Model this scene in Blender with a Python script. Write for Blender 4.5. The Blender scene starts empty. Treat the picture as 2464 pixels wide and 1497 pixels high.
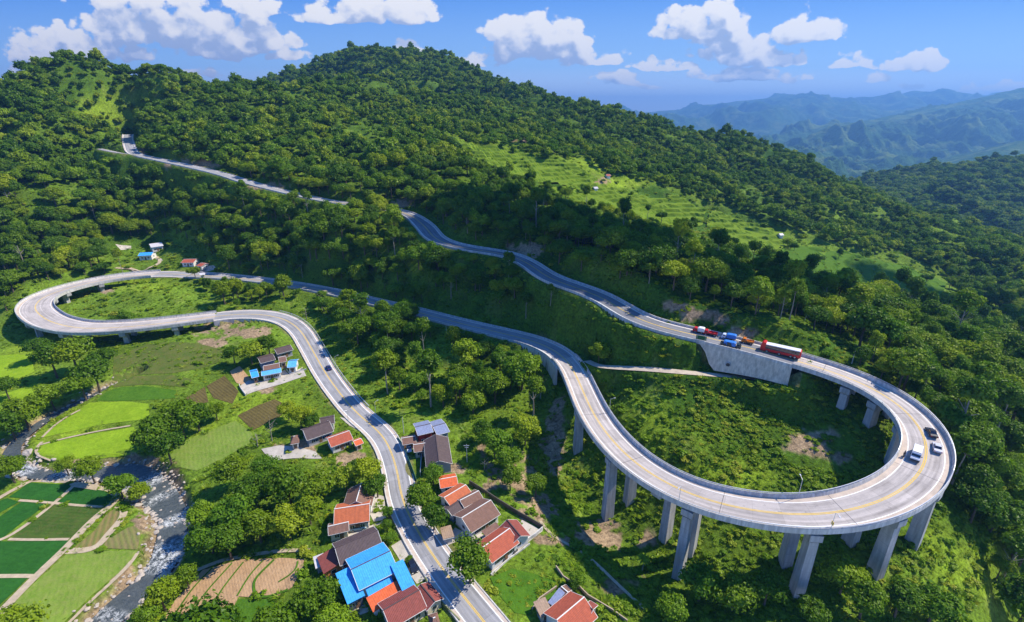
import bpy, bmesh, math, random
import numpy as np
from mathutils import Vector, Matrix
from mathutils.geometry import delaunay_2d_cdt
random.seed(7); rng = np.random.default_rng(11)
sc = bpy.context.scene; COL = sc.collection
R = math.radians
# ---------------- camera, sky, sun, exposure ----------------
CZ, PITCH, F, CX, CY = 108.0, R(21.7), 1203.0, 1232.0, 748.5     # focal length and centre in pixels of a 2464 x 1497 frame
cam = bpy.data.objects.new('camera', bpy.data.cameras.new('camera')); COL.objects.link(cam); sc.camera = cam
cam.location = (0, 0, CZ); cam.rotation_euler = (math.pi/2 - PITCH, 0, 0)
cam.data.sensor_width = 36.0; cam.data.lens = 36.0*F/2464.0; cam.data.clip_start = 1.0; cam.data.clip_end = 60000
SUN_EL, SUN_AZ = R(50), R(76)          # azimuth clockwise from +Y
S = Vector((math.cos(SUN_EL)*math.sin(SUN_AZ), math.cos(SUN_EL)*math.cos(SUN_AZ), math.sin(SUN_EL)))
sl = bpy.data.lights.new('sun', 'SUN'); sl.energy = 5.0; sl.angle = R(0.5); sl.color = (1.0, 0.92, 0.78)
so = bpy.data.objects.new('sun', sl); COL.objects.link(so); so.rotation_euler = S.to_track_quat('Z', 'Y').to_euler(); so.location = S*500
sc.view_settings.view_transform = 'Standard'; sc.view_settings.look = 'None'; sc.view_settings.exposure = 0.4; sc.view_settings.gamma = 1
sc.cycles.max_bounces = 5; sc.cycles.diffuse_bounces = 2; sc.cycles.glossy_bounces = 2; sc.cycles.transmission_bounces = 3
sc.cycles.volume_bounces = 0; sc.cycles.transparent_max_bounces = 6; sc.cycles.caustics_reflective = False; sc.cycles.caustics_refractive = False

def ray(u, v):
    xc = (u-CX)/F; yc = (v-CY)/F
    return xc, math.cos(PITCH)-yc*math.sin(PITCH), -math.sin(PITCH)-yc*math.cos(PITCH)
def P(u, v, z=None, Y=None):
    a, b, c = ray(u, v)
    s = (z-CZ)/c if z is not None else Y/b
    return (a*s, b*s, CZ+c*s)
def proj(x, y, z):
    d = y*math.cos(PITCH) - (z-CZ)*math.sin(PITCH)
    dn = -y*math.sin(PITCH) - (z-CZ)*math.cos(PITCH)
    d = np.maximum(d, 1e-3)
    return CX+F*x/d, CY+F*dn/d, d

# ---------------- node helpers ----------------
class NT:
    dim = '3D'
    def __init__(s, tree): s.t = tree; s.n = tree.nodes; s.l = tree.links
    def new(s, ty, **kw):
        n = s.n.new(ty)
        for k, v in kw.items(): setattr(n, k, v)
        return n
    def put(s, sock, v):
        if v is None: return
        if isinstance(v, bpy.types.NodeSocket): s.l.new(v, sock)
        else: sock.default_value = v
    def m(s, op, a, b=None, c=None, clamp=False):
        n = s.new('ShaderNodeMath', operation=op); n.use_clamp = clamp
        s.put(n.inputs[0], a); s.put(n.inputs[1], b); s.put(n.inputs[2], c); return n.outputs[0]
    def vm(s, op, a, b=None):
        n = s.new('ShaderNodeVectorMath', operation=op); s.put(n.inputs[0], a); s.put(n.inputs[1], b); return n.outputs[0]
    def noise(s, vec, scale, detail=3, rough=0.55, dist=0.0):
        n = s.new('ShaderNodeTexNoise'); n.noise_dimensions = s.dim; s.put(n.inputs['Vector'], vec); s.put(n.inputs['Scale'], scale)
        n.inputs['Detail'].default_value = detail; n.inputs['Roughness'].default_value = rough; n.inputs['Distortion'].default_value = dist
        return n.outputs['Fac']
    def ramp(s, f, *st):
        n = s.new('ShaderNodeValToRGB'); e = n.color_ramp.elements
        while len(e) < len(st): e.new(0.5)
        for i, (p, c) in enumerate(st): e[i].position = p; e[i].color = (*c, 1) if len(c) == 3 else c
        s.put(n.inputs[0], f); return n.outputs[0]
    def rng(s, f, a, b, c=0.0, d=1.0, smooth=False):
        n = s.new('ShaderNodeMapRange'); n.interpolation_type = 'SMOOTHSTEP' if smooth else 'LINEAR'
        for i, v in enumerate((f, a, b, c, d)): s.put(n.inputs[i], v)
        return n.outputs[0]
    def mix(s, f, a, b, blend='MIX'):
        n = s.new('ShaderNodeMix', data_type='RGBA', blend_type=blend)
        s.put(n.inputs[0], f)
        for i, v in ((6, a), (7, b)):
            if isinstance(v, tuple) and len(v) == 3: v = (*v, 1)
            s.put(n.inputs[i], v)
        return n.outputs[2]
    def comb(s, x, y, z):
        n = s.new('ShaderNodeCombineXYZ')
        for i, v in enumerate((x, y, z)): s.put(n.inputs[i], v)
        return n.outputs[0]

MATS = {}
def material(name, color=(0.5, 0.5, 0.5), rough=0.8, spec=0.3, metal=0.0, var=0.12, scale=0.8, fn=None, bump=0.0, bscale=6.0, coord='Object'):
    if name in MATS: return MATS[name]
    m = bpy.data.materials.new(name); m.use_nodes = True
    n = NT(m.node_tree); b = m.node_tree.nodes['Principled BSDF']
    tc = n.new('ShaderNodeTexCoord').outputs[coord]
    b.inputs['Roughness'].default_value = rough; b.inputs['Specular IOR Level'].default_value = spec; b.inputs['Metallic'].default_value = metal
    if fn: c = fn(n, tc, b)
    else:
        f = n.noise(tc, scale, 5, 0.65)
        c = n.mix(n.rng(f, 0.3, 0.7), tuple(x*(1-var) for x in color), tuple(min(1, x*(1+var)) for x in color))
    n.put(b.inputs['Base Color'], c)
    if bump:
        bn = n.new('ShaderNodeBump'); bn.inputs['Strength'].default_value = bump; bn.inputs['Distance'].default_value = 0.1
        n.put(bn.inputs['Height'], n.noise(tc, bscale, 4)); n.l.new(bn.outputs[0], b.inputs['Normal'])
    MATS[name] = m; return m

# ---------------- object helpers ----------------
def meshobj(name, verts, faces, mat, parent=None, smooth=False):
    me = bpy.data.meshes.new(name); me.from_pydata([tuple(map(float, v)) for v in verts], [], [tuple(map(int, f)) for f in faces]); me.update()
    mats = mat if isinstance(mat, (list, tuple)) else [mat]
    for m in mats: me.materials.append(m)
    if smooth: me.polygons.foreach_set('use_smooth', [True]*len(me.polygons))
    o = bpy.data.objects.new(name, me); COL.objects.link(o); o.parent = parent
    return o
def fast_mesh(name, V, Fq, mat, parent=None, smooth=False, k=4):
    V = np.asarray(V, np.float32); Fq = np.asarray(Fq, np.int32)
    me = bpy.data.meshes.new(name); me.vertices.add(len(V)); me.vertices.foreach_set('co', V.ravel())
    me.loops.add(Fq.size); me.loops.foreach_set('vertex_index', Fq.ravel())
    me.polygons.add(len(Fq)); me.polygons.foreach_set('loop_start', np.arange(0, Fq.size, Fq.shape[1], dtype=np.int32))
    me.polygons.foreach_set('loop_total', np.full(len(Fq), Fq.shape[1], np.int32))
    if smooth: me.polygons.foreach_set('use_smooth', np.ones(len(Fq), bool))
    me.materials.append(mat); me.update(calc_edges=True); me.validate()
    o = bpy.data.objects.new(name, me); COL.objects.link(o); o.parent = parent
    return o
class MB:
    """collects boxes, tubes and sheets into one mesh"""
    def __init__(s): s.v = []; s.f = []
    def add(s, v, f):
        b = len(s.v); s.v += [tuple(x) for x in v]; s.f += [tuple(i+b for i in q) for q in f]
    def box(s, c, d, rot=0.0, M=None):
        x, y, z = d[0]/2, d[1]/2, d[2]/2
        v = [(i*x, j*y, k*z) for k in (-1, 1) for j in (-1, 1) for i in (-1, 1)]
        cr, sr = math.cos(rot), math.sin(rot)
        v = [(c[0]+a*cr-b_*sr, c[1]+a*sr+b_*cr, c[2]+e) for a, b_, e in v]
        if M is not None: v = [tuple(M @ Vector(p)) for p in v]
        s.add(v, [(0, 2, 3, 1), (4, 5, 7, 6), (0, 1, 5, 4), (2, 6, 7, 3), (0, 4, 6, 2), (1, 3, 7, 5)])
    def hull(s, pts8):           # bottom four then top four corners, each counter-clockwise
        s.add(pts8, [(3, 2, 1, 0), (4, 5, 6, 7), (0, 1, 5, 4), (1, 2, 6, 5), (2, 3, 7, 6), (3, 0, 4, 7)])
    def tube(s, a, b, r0, r1=None, n=8):
        a, b = Vector(a), Vector(b); r1 = r0 if r1 is None else r1
        w = (b-a).normalized(); u = w.orthogonal().normalized(); t = w.cross(u)
        v = []
        for p, r in ((a, r0), (b, r1)):
            for i in range(n):
                g = 2*math.pi*i/n; v.append(p+u*(r*math.cos(g))+t*(r*math.sin(g)))
        f = [(i, (i+1) % n, n+(i+1) % n, n+i) for i in range(n)] + [tuple(range(n-1, -1, -1)), tuple(range(n, 2*n))]
        s.add(v, f)
    def build(s, name, mat, parent=None, smooth=False): return meshobj(name, s.v, s.f, mat, parent, smooth)
def tag(o, label=None, cat=None, group=None, kind=None):
    if label: o['label'] = label
    if cat: o['category'] = cat
    if group: o['group'] = group
    if kind: o['kind'] = kind
    return o
def thing(name, label, cat, loc=(0, 0, 0), rz=0.0, group=None):
    o = bpy.data.objects.new(name, None); COL.objects.link(o); o.empty_display_size = 0.5
    o.location = loc; o.rotation_euler = (0, 0, rz); return tag(o, label, cat, group)
def copy_tree(o, parent=None):
    c = o.copy(); COL.objects.link(c); c.parent = parent
    for ch in list(o.children): copy_tree(ch, c)
    return c

# ---------------- curves ----------------
def catmull(pts, step):
    P_ = np.array(pts, float); n = len(P_)
    out = []
    for i in range(n-1):
        p0, p1, p2, p3 = P_[max(i-1, 0)], P_[i], P_[i+1], P_[min(i+2, n-1)]
        k = max(2, int(np.linalg.norm(p2[:2]-p1[:2])/step)+1)
        t = np.linspace(0, 1, k, endpoint=False)[:, None]
        out.append(0.5*((2*p1)+(-p0+p2)*t+(2*p0-5*p1+4*p2-p3)*t**2+(-p0+3*p1-3*p2+p3)*t**3))
    out.append(P_[-1:])
    c = np.concatenate(out)
    # even spacing and light smoothing
    d = np.concatenate([[0], np.cumsum(np.linalg.norm(np.diff(c[:, :2], axis=0), axis=1))])
    s = np.arange(0, d[-1], step)
    return np.stack([np.interp(s, d, c[:, k]) for k in range(c.shape[1])], 1)
def smooth_path(c, it=6):
    c = c.copy()
    for _ in range(it): c[1:-1] = 0.25*c[:-2]+0.5*c[1:-1]+0.25*c[2:]
    return c
def frames(c):
    t = np.gradient(c[:, :2], axis=0); t /= np.linalg.norm(t, axis=1)[:, None]+1e-9
    return t, np.stack([t[:, 1], -t[:, 0]], 1)        # tangent, right-hand normal

# ---------------- numpy noise ----------------
_perm = rng.permutation(4096); _val = rng.random(4096)*2-1
def vnoise(x, y, seed=0):
    xi = np.floor(x).astype(int); yi = np.floor(y).astype(int); fx = x-xi; fy = y-yi
    fx = fx*fx*fx*(fx*(fx*6-15)+10); fy = fy*fy*fy*(fy*(fy*6-15)+10)
    h = lambda a, b: _val[(_perm[(a+seed*131) & 4095]+b*57) & 4095]
    return (h(xi, yi)*(1-fx)+h(xi+1, yi)*fx)*(1-fy)+(h(xi, yi+1)*(1-fx)+h(xi+1, yi+1)*fx)*fy
def fbm(x, y, sc_, oc=4, seed=0, ridged=False):
    r = 0; a = 1.0; t = 0
    for o in range(oc):
        n = vnoise(x/sc_*(2**o)+o*17.3, y/sc_*(2**o)-o*9.1, seed+o)
        if ridged: n = 1-2*np.abs(n)
        r = r+a*n; t += a; a *= 0.5
    return r/t
def sstep(x, a, b):
    t = np.clip((x-a)/(b-a), 0, 1); return t*t*(3-2*t)
# ---------------- roads: (u, v, height, width, kind)  kind g = on the ground, b = bridge ----------------
LOW = [(1215,1560,2,8.6,'g'),(1160,1490,2,8.6,'g'),(1080,1390,1.5,8.6,'g'),(1012,1290,1,8.6,'g'),(967,1200,1,8.6,'g'),(955,1130,1,8.8,'g'),(922,1050,1.5,9,'g'),
 (850,985,2,9,'g'),(788,905,2.5,9.5,'g'),(750,840,3,10,'g'),(722,795,3.5,10.5,'g'),(685,769,4,11,'g'),(630,757,4.5,12,'g'),(560,757,5,12.5,'g'),
 (480,767,5,13,'b'),(400,777,5,14,'b'),(300,787,5.2,15,'b'),(200,790,5.5,15.5,'b'),(130,777,5.8,16,'b'),(95,757,6,16.5,'b'),(84,738,6.2,16.5,'b'),(105,715,6.5,16,'b'),
 (170,692,6.8,15,'b'),(260,672,7,14,'b'),(350,661,7.3,13.5,'b'),(410,659,7.4,12.5,'g'),(460,662,7.5,12,'g')]
MID = [(460,662,7.5,12,'g'),(520,665,8,10,'g'),(600,672,8.6,9,'g'),(700,685,9.3,9,'g'),(800,703,10,9,'g'),(900,727,11,9,'g'),(1000,750,12,9,'g'),(1100,776,13,9,'g'),(1200,800,14,9.5,'g'),
 (1290,823,15,10,'g'),(1345,850,15.6,10.5,'g'),(1378,887,16.3,10.5,'b'),(1402,940,17,10.5,'b'),(1430,1000,18,10.5,'b'),(1475,1063,19,10.5,'b'),(1535,1120,20,10.5,'b'),(1610,1168,21,10.5,'b'),
 (1700,1205,22,10.5,'b'),(1800,1228,23,10.5,'b'),(1900,1240,24,10.6,'b'),(2000,1238,25,10.8,'b'),(2100,1215,26,11,'b'),(2180,1175,27,11,'b'),(2228,1120,28,11,'b'),(2232,1060,29,10.8,'b'),
 (2200,1005,30,10.6,'b'),(2140,955,31,10.4,'b'),(2060,915,31.8,10.4,'b'),(1970,884,32.6,10.2,'b'),(1905,865,33.2,10.2,'g')]
UP = [(1905,865,33.2,10.2,'g'),(1800,836,34,10.4,'g'),(1700,812,34.7,10.4,'g'),(1610,792,35.2,10.4,'g'),(1540,770,35.6,10.4,'g'),(1485,738,36,10.4,'g'),(1440,712,36.5,10.4,'g'),(1385,692,37,10,'g'),
 (1320,668,37.5,10,'g'),(1272,635,38,9.5,'g'),(1225,614,38.5,9,'g'),(1150,602,39.3,9,'g'),(1085,590,40.2,9.5,'g'),(1045,572,41.5,11,'g'),(1022,545,43,12,'g'),(985,517,45,9,'g'),
 (930,503,47,8,'g'),(800,486,50,8,'g'),(700,465,54,8,'g'),(600,440,59.5,8.5,'g'),(530,418,63,8.5,'g'),(450,399,67.5,8.5,'g'),(380,384,71,8.5,'g'),(325,371,74.5,8.5,'g'),(312,352,79,9,'g'),(307,330,84,9,'g'),(309,322,87,9,'g')]
def road_path(L, step=2.0):
    pts = [(*P(u, v, z=z), w, 1.0 if k == 'b' else 0.0) for u, v, z, w, k in L]
    return smooth_path(catmull(pts, step), 10)
low, mid, up = road_path(LOW), road_path(MID), road_path(UP)
main = np.concatenate([mid, up[1:]]); main = smooth_path(main, 8)
spur = smooth_path(catmull([(*P(u, v, z=z), 4.0, 0.0) for u, v, z in ((240,358,78.5),(262,363,77.5),(290,368,76),(318,371,74.5))], 2.0), 2)
ROADS = [low, main, spur]
# farm tracks and footpaths
path_a = smooth_path(catmull([(*P(u, v, z=z), w, 0.0) for u, v, z, w in ((1412,868,17.5,3.2),(1440,880,20,3.4),(1480,884,22.5,3.6),(1560,888,25.5,3.6),(1640,895,26.3,3.0),(1720,902,26,2.6),(1800,909,25.5,2.0),(1900,925,25,1.6))], 1.5), 3)

RIVER = [(-60,800,-4.4,9),(0,775,-4.4,8),(40,748,-4.2,7)]
RIV2 = [(330,905,-4.6,3),(262,930,-4.8,2.6),(200,962,-5,2.8),(107,1009,-5.3,3.2),(36,1066,-5.6,3.8),(30,1105,-5.8,4.2),(71,1134,-6,4.2),(160,1142,-6.1,4.2),(250,1135,-6.2,7),(303,1138,-6.3,10),
 (345,1158,-6.4,9.5),(385,1194,-6.6,8.5),(408,1222,-6.8,7),(417,1252,-7,6.8),(410,1295,-7.2,6.8),(398,1341,-7.4,6.8),(360,1393,-7.6,6.5),(300,1446,-7.8,7.5),(245,1500,-8,7.5),(190,1560,-8.2,8)]
riv = smooth_path(catmull([(*P(u, v, z=z), w) for u, v, z, w in RIV2], 1.5), 4)

# ---------------- terrain control points (u, v, z or None, Y) ----------------
CP = []
def c(u, v, z=None, Y=None): CP.append(P(u, v, z=z, Y=Y))
def cz(u, v, Y, z): q = P(u, v, Y=Y); CP.append((q[0], q[1], z))
for L in (LOW, MID, UP):
    for i, (u, v, z, w, k) in enumerate(L):
        if k == 'g' and not (L is UP and i == 0): c(u, v, z-0.3)
# big loop: foot of every pier and the inside of the bend
for u, v, z in ((2036,1006,22),(2088,1052,21.5),(2157,1135,15),(2207,1352,8.5),(2132,1402,6.5),(1933,1444,4.2),(1632,1386,-1.8),(1463,1272,-3.5),(1398,1138,-2.5),(1345,925,7),(1567,1258,0.5),(2090,1340,9.5),
  (1500,950,17),(1700,1000,19),(1900,1050,17.5),(2050,1080,18),(1650,1110,13),(1850,1150,12),(2000,1180,12.5),(1500,1010,14),(1780,922,24.4),(1450,905,19),(1600,908,24.3),(1900,945,23.6),
  (1300,1250,1),(1300,1480,1),(1500,1490,1),(1750,1495,3),(2100,1495,4.5),(2300,1490,1),(2250,1400,5.5),(2330,1300,8),(2380,1400,-2),(2450,1480,-10),
  (2400,1250,3),(2360,1120,14),(2400,1000,13),(2460,1100,2),(2300,950,20),(2350,880,18),(2460,1300,-8)): c(u, v, z)
# embankment between the two roads and the wooded ridge behind them
for u, v, z in ((1480,850,26),(1600,862,28),(1400,800,20),(1300,760,22),(1200,700,27),(1100,650,31),(1000,640,30),(900,600,32),(800,570,38),(1000,700,18),(850,660,18),(700,600,24),(1250,790,15.5),
  (1250,900,8),(1150,950,4.5),(1050,900,4.5),(1000,850,6),(900,850,4.5),(1000,1000,2.5),(1150,1050,2),(1250,1050,1.5),(1320,1020,3),(1200,1150,1.2),(900,770,8.5),(800,760,6.5),(650,720,7)): c(u, v, z)
for u, v, Y, z in ((1080,420,370,60),(1250,440,345,49),(1400,510,315,40),(1600,560,285,33),(1800,610,255,31),(1950,680,228,29),(2100,800,190,25),(2250,860,170,19),(2420,930,160,13),
  (1150,560,300,50),(1300,590,275,47),(1500,660,240,42),(1700,720,205,38),(1900,790,180,35),
  (1600,600,380,30),(1850,620,340,14),(2050,760,290,0),(2250,800,250,-4),(2440,850,230,-6)): cz(u, v, Y, z)
# terraces, main slope, skyline, peak
for u, v, Y in ((1100,345,470),(1200,370,470),(1350,425,450),(1500,465,440),(1600,500,430),(1750,540,425),(1850,570,415),(2000,610,395),(2100,650,380),(2250,705,350),(2300,760,320),(2440,800,300),
  (1300,300,640),(1500,350,640),(1650,420,560),(1800,450,590),(2000,520,540),(2100,560,520),(2300,620,470),(2400,700,400),(2464,640,440)): c(u, v, Y=Y)
for u, v, Y in ((1200,200,1000),(1300,232,950),(1500,282,880),(1700,332,850),(1850,358,820),(2000,414,780),(2120,466,720),(2250,520,640),(2400,570,580),
  (800,140,1300),(880,119,1300),(960,122,1280),(1000,132,1250),(1100,156,1150),(700,180,1200),(0,205,520),(100,175,540),(200,160,560),(350,185,580),(500,205,600),(600,195,620),(850,203,750),(1100,240,800),(950,215,800),
  (100,300,470),(100,450,390),(100,600,340),(30,690,290),(300,560,385),(500,600,345),(500,520,370),(500,330,500),(500,250,560),(800,300,520),(800,420,400),(1000,420,385),(1000,320,520),(650,600,330),
  (300,450,420),(200,400,450),(350,280,520),(700,250,600),(650,400,410),(950,260,640)): c(u, v, Y=Y)
# beyond every crest the ground falls away again
for u, v, Y, z in ((0,205,590,112),(100,180,620,113),(200,170,640,114),(300,175,650,108),(400,190,665,112),(500,195,685,122),(600,195,700,126),(750,200,800,130),(-150,200,560,105),(200,160,800,60),(600,190,900,70),(0,200,800,50),(880,119,1700,60),(1300,225,1300,0),(1700,320,1100,-40),(2000,420,1000,-60),(2250,520,800,-60),(2464,560,700,-70),(1200,220,1700,-20),(1700,300,1500,-150),(2100,440,1500,-170),(2100,470,1000,-110),(2464,450,1100,-110),
  (-300,200,700,90),(-300,400,450,60),(-300,700,300,8),(-300,1000,170,-2),(-200,1400,90,-3),(2700,1400,90,-30),(2700,1000,160,-20),(2700,800,280,-30),(2700,600,500,-50)): cz(u, v, Y, z)
# valley floor: houses, fields, river banks
for u, v, z in ((375,595,11),(350,615,10),(460,632,9.5),(280,610,10),(300,720,3),(200,735,0),(380,690,7),(420,680,7.2),(250,760,-1),(420,745,2),(480,740,5),
  (430,835,1.5),(300,830,-1.5),(200,820,-2.5),(100,800,-3),(0,730,-1),(40,800,-3.5),(0,850,-3.5),(100,900,-3.6),(200,880,-3),(350,870,-1),(500,820,1.5),(600,800,3.5),(680,820,3.4),(500,900,0),(400,940,-1),
  (250,1000,-3),(150,1050,-3.8),(280,1050,-3.4),(330,1090,-4),(450,1080,-2.5),(550,1000,-1),(650,980,0.5),(620,920,1),(700,950,1.2),(690,1100,0),(600,1100,-1.5),(800,1080,1),(850,1150,0.5),
  (500,1150,-3.5),(470,1250,-4.5),(480,1350,-5),(550,1200,-3),(650,1250,-2),(700,1180,-1),(750,1300,-1),(850,1250,0.3),(600,1400,-3),(500,1480,-4.5),(650,1480,-3),(800,1450,-1),(900,1400,0.5),(1000,1480,1),(750,1400,-1.5),
  (100,1180,-4.8),(250,1170,-5.2),(50,1300,-5),(200,1300,-5),(330,1250,-5.5),(300,1350,-5.8),(100,1450,-5.5),(220,1430,-6),(20,1180,-4.6),(0,1100,-4.5),(0,1000,-4.2),(1150,1250,1),(1050,1350,1),(1200,1400,1),(1100,1100,1.5),(1400,1350,0.8)): c(u, v, z)
CP = np.array(CP)
# drop controls that nearly coincide
keep = []
for i in range(len(CP)):
    if all(np.hypot(*(CP[i, :2]-CP[j, :2])) > 3.0 for j in keep): keep.append(i)
CP = CP[keep]
def _fit(C):
    n = len(C); xs = C[:, :2]/100.0
    r2 = ((xs[:, None]-xs[None])**2).sum(2); K = 0.5*r2*np.log(r2+1e-12)
    K[np.diag_indices(n)] = 0.003
    A = np.zeros((n+3, n+3)); A[:n, :n] = K; A[:n, n] = 1; A[:n, n+1:] = xs; A[n:, :n] = A[:n, n:].T
    b = np.zeros(n+3); b[:n] = C[:, 2]
    return np.linalg.solve(A, b)
_W = _fit(CP)
def rbf(x, y):
    x = np.ravel(x); y = np.ravel(y); out = np.empty(len(x)); cs = CP[:, :2]/100.0; n = len(cs)
    for i in range(0, len(x), 20000):
        q = np.stack([x[i:i+20000], y[i:i+20000]], 1)/100.0
        r2 = ((q[:, None]-cs[None])**2).sum(2)
        out[i:i+20000] = (0.5*r2*np.log(r2+1e-12))@_W[:n]+_W[n]+q@_W[n+1:]
    return out
def near_path(x, y, c_, maxd):
    """distance, index of the nearest sample (only where within maxd of the path's box)"""
    d = np.full(len(x), 1e9); idx = np.zeros(len(x), int)
    m = (x > c_[:, 0].min()-maxd) & (x < c_[:, 0].max()+maxd) & (y > c_[:, 1].min()-maxd) & (y < c_[:, 1].max()+maxd)
    w = np.nonzero(m)[0]
    for i in range(0, len(w), 20000):
        k = w[i:i+20000]
        d2 = (x[k, None]-c_[None, :, 0])**2+(y[k, None]-c_[None, :, 1])**2
        j = d2.argmin(1); idx[k] = j; d[k] = np.sqrt(d2[np.arange(len(k)), j])
    return d, idx
def near_k(r, u, v, z): q = P(u, v, z=z); return int(((r[:, 0]-q[0])**2+(r[:, 1]-q[1])**2).argmin())
_ka, _kb = near_k(main, 1905,868,33.2), near_k(main, 1660,810,34.8)
_b0 = int(np.nonzero(main[:, 4] > 0.5)[0][0]); _l0 = int(np.nonzero(low[:, 4] > 0.5)[0][0])
CUTS = [(main, _ka-4, _kb, -1, lambda f: 7.0*np.clip((1-f)*9, 0, 1)*(0.72+0.28*np.clip(f*2.5, 0, 1)), 14), (main, _b0-14, _b0+6, 1, lambda f: 2+6*f, 3),
 (low, _l0-20, _l0+3, -1, lambda f: 0.6+3.5*f, 3), (low, _l0-20, _l0+3, 1, lambda f: 0.6+3.5*f, 3), (main, near_k(main, 1570,782,35.4), near_k(main, 1460,722,36.3), -1, lambda f: 0.2+1.3*np.sin(np.pi*f), 3)]
PADS = []       # flat plots under houses: (x, y, z, radius)
_ks = near_k(main, 1905, 865, 33.2)+2
HROADS = [low, main[:_ks+1], main[_ks-1:], spur]
def H(x, y, noise=True):
    x = np.ravel(np.asarray(x, float)); y = np.ravel(np.asarray(y, float))
    z = rbf(x, y)
    if noise:
        far = sstep(y, 330, 480)
        z = z + far*(14+9*sstep(y, 560, 900))*(fbm(x+0.6*y, y-0.3*x, 95, 4, 3, True)-0.45)
        hill = sstep(z, 3, 14)*(1-far)
        z = z + (0.25+1.6*hill)*fbm(x, y, 22, 4, 9)
    for r in HROADS:
        d, j = near_path(x, y, r, 30)
        hw = r[j, 3]/2; g = 1-r[j, 4]
        w = (1-sstep(d, hw+1.2, hw+9))*np.clip(g*1.0, 0, 1)
        z = z*(1-w)+(r[j, 2]-0.35)*w
        # under bridges keep the ground well below the deck
        ub = (d < hw+16) & (r[j, 4] > 0.6)
        z = np.where(ub, np.minimum(z, r[j, 2]-(7.0 if r is low else 4.5)+np.maximum(0, d-hw-1)*0.8), z)
    for r, k0, k1, side, dr_, rec in CUTS:
        m = (x > r[k0:k1, 0].min()-30) & (x < r[k0:k1, 0].max()+30) & (y > r[k0:k1, 1].min()-30) & (y < r[k0:k1, 1].max()+30); w = np.nonzero(m)[0]
        if len(w):
            seg = r[k0:k1]; t_, n_ = frames(seg); d2 = (x[w, None]-seg[None, :, 0])**2+(y[w, None]-seg[None, :, 1])**2; j = d2.argmin(1); dd = np.sqrt(d2[np.arange(len(w)), j])
            sd = ((x[w]-seg[j, 0])*n_[j, 0]+(y[w]-seg[j, 1])*n_[j, 1])*side; hw = seg[j, 3]/2; inn = (j > 0) & (j < len(seg)-1)
            cut = seg[j, 2]-dr_(j/(len(seg)-1.0))-np.maximum(0, dd-hw-3)*0.25+np.maximum(0, dd-hw-rec)*1.5
            z[w] = np.where((sd > hw+0.6) & inn & (dd < hw+(22 if rec > 5 else 9)), np.minimum(z[w], cut), z[w])
    d, j = near_path(x, y, path_a, 8); w = 1-sstep(d, 1.6, 5); z = z*(1-w)+(path_a[j, 2]-0.2)*w
    for px, py, pz, pr in PADS:
        d = np.hypot(x-px, y-py); w = 1-sstep(d, pr, pr+7); z = z*(1-w)+pz*w
    d, j = near_path(x, y, riv, 16); hw = riv[j, 3]/2
    w = 1-sstep(d, hw-0.5, hw+4.5); z = z*(1-w)+np.minimum(z, riv[j, 2]-1.4)*w
    return z
def G(u, v, ymin=50, ymax=1500):
    """where the ray of frame point (u, v) meets the ground"""
    a, b, c_ = ray(u, v)
    ys = np.geomspace(ymin, ymax, 500); s = ys/b
    xs = a*s; zs = CZ+c_*s; h = H(xs, ys)
    k = np.nonzero(zs < h)[0]
    k = k[0] if len(k) else len(ys)-1
    if k > 0:
        ys = np.linspace(ys[k-1], ys[k], 24); s = ys/b; xs = a*s; zs = CZ+c_*s; h = H(xs, ys)
        k = np.nonzero(zs < h)[0]; k = k[0] if len(k) else 23
    return (float(xs[k]), float(ys[k]), float(h[k]))
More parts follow.
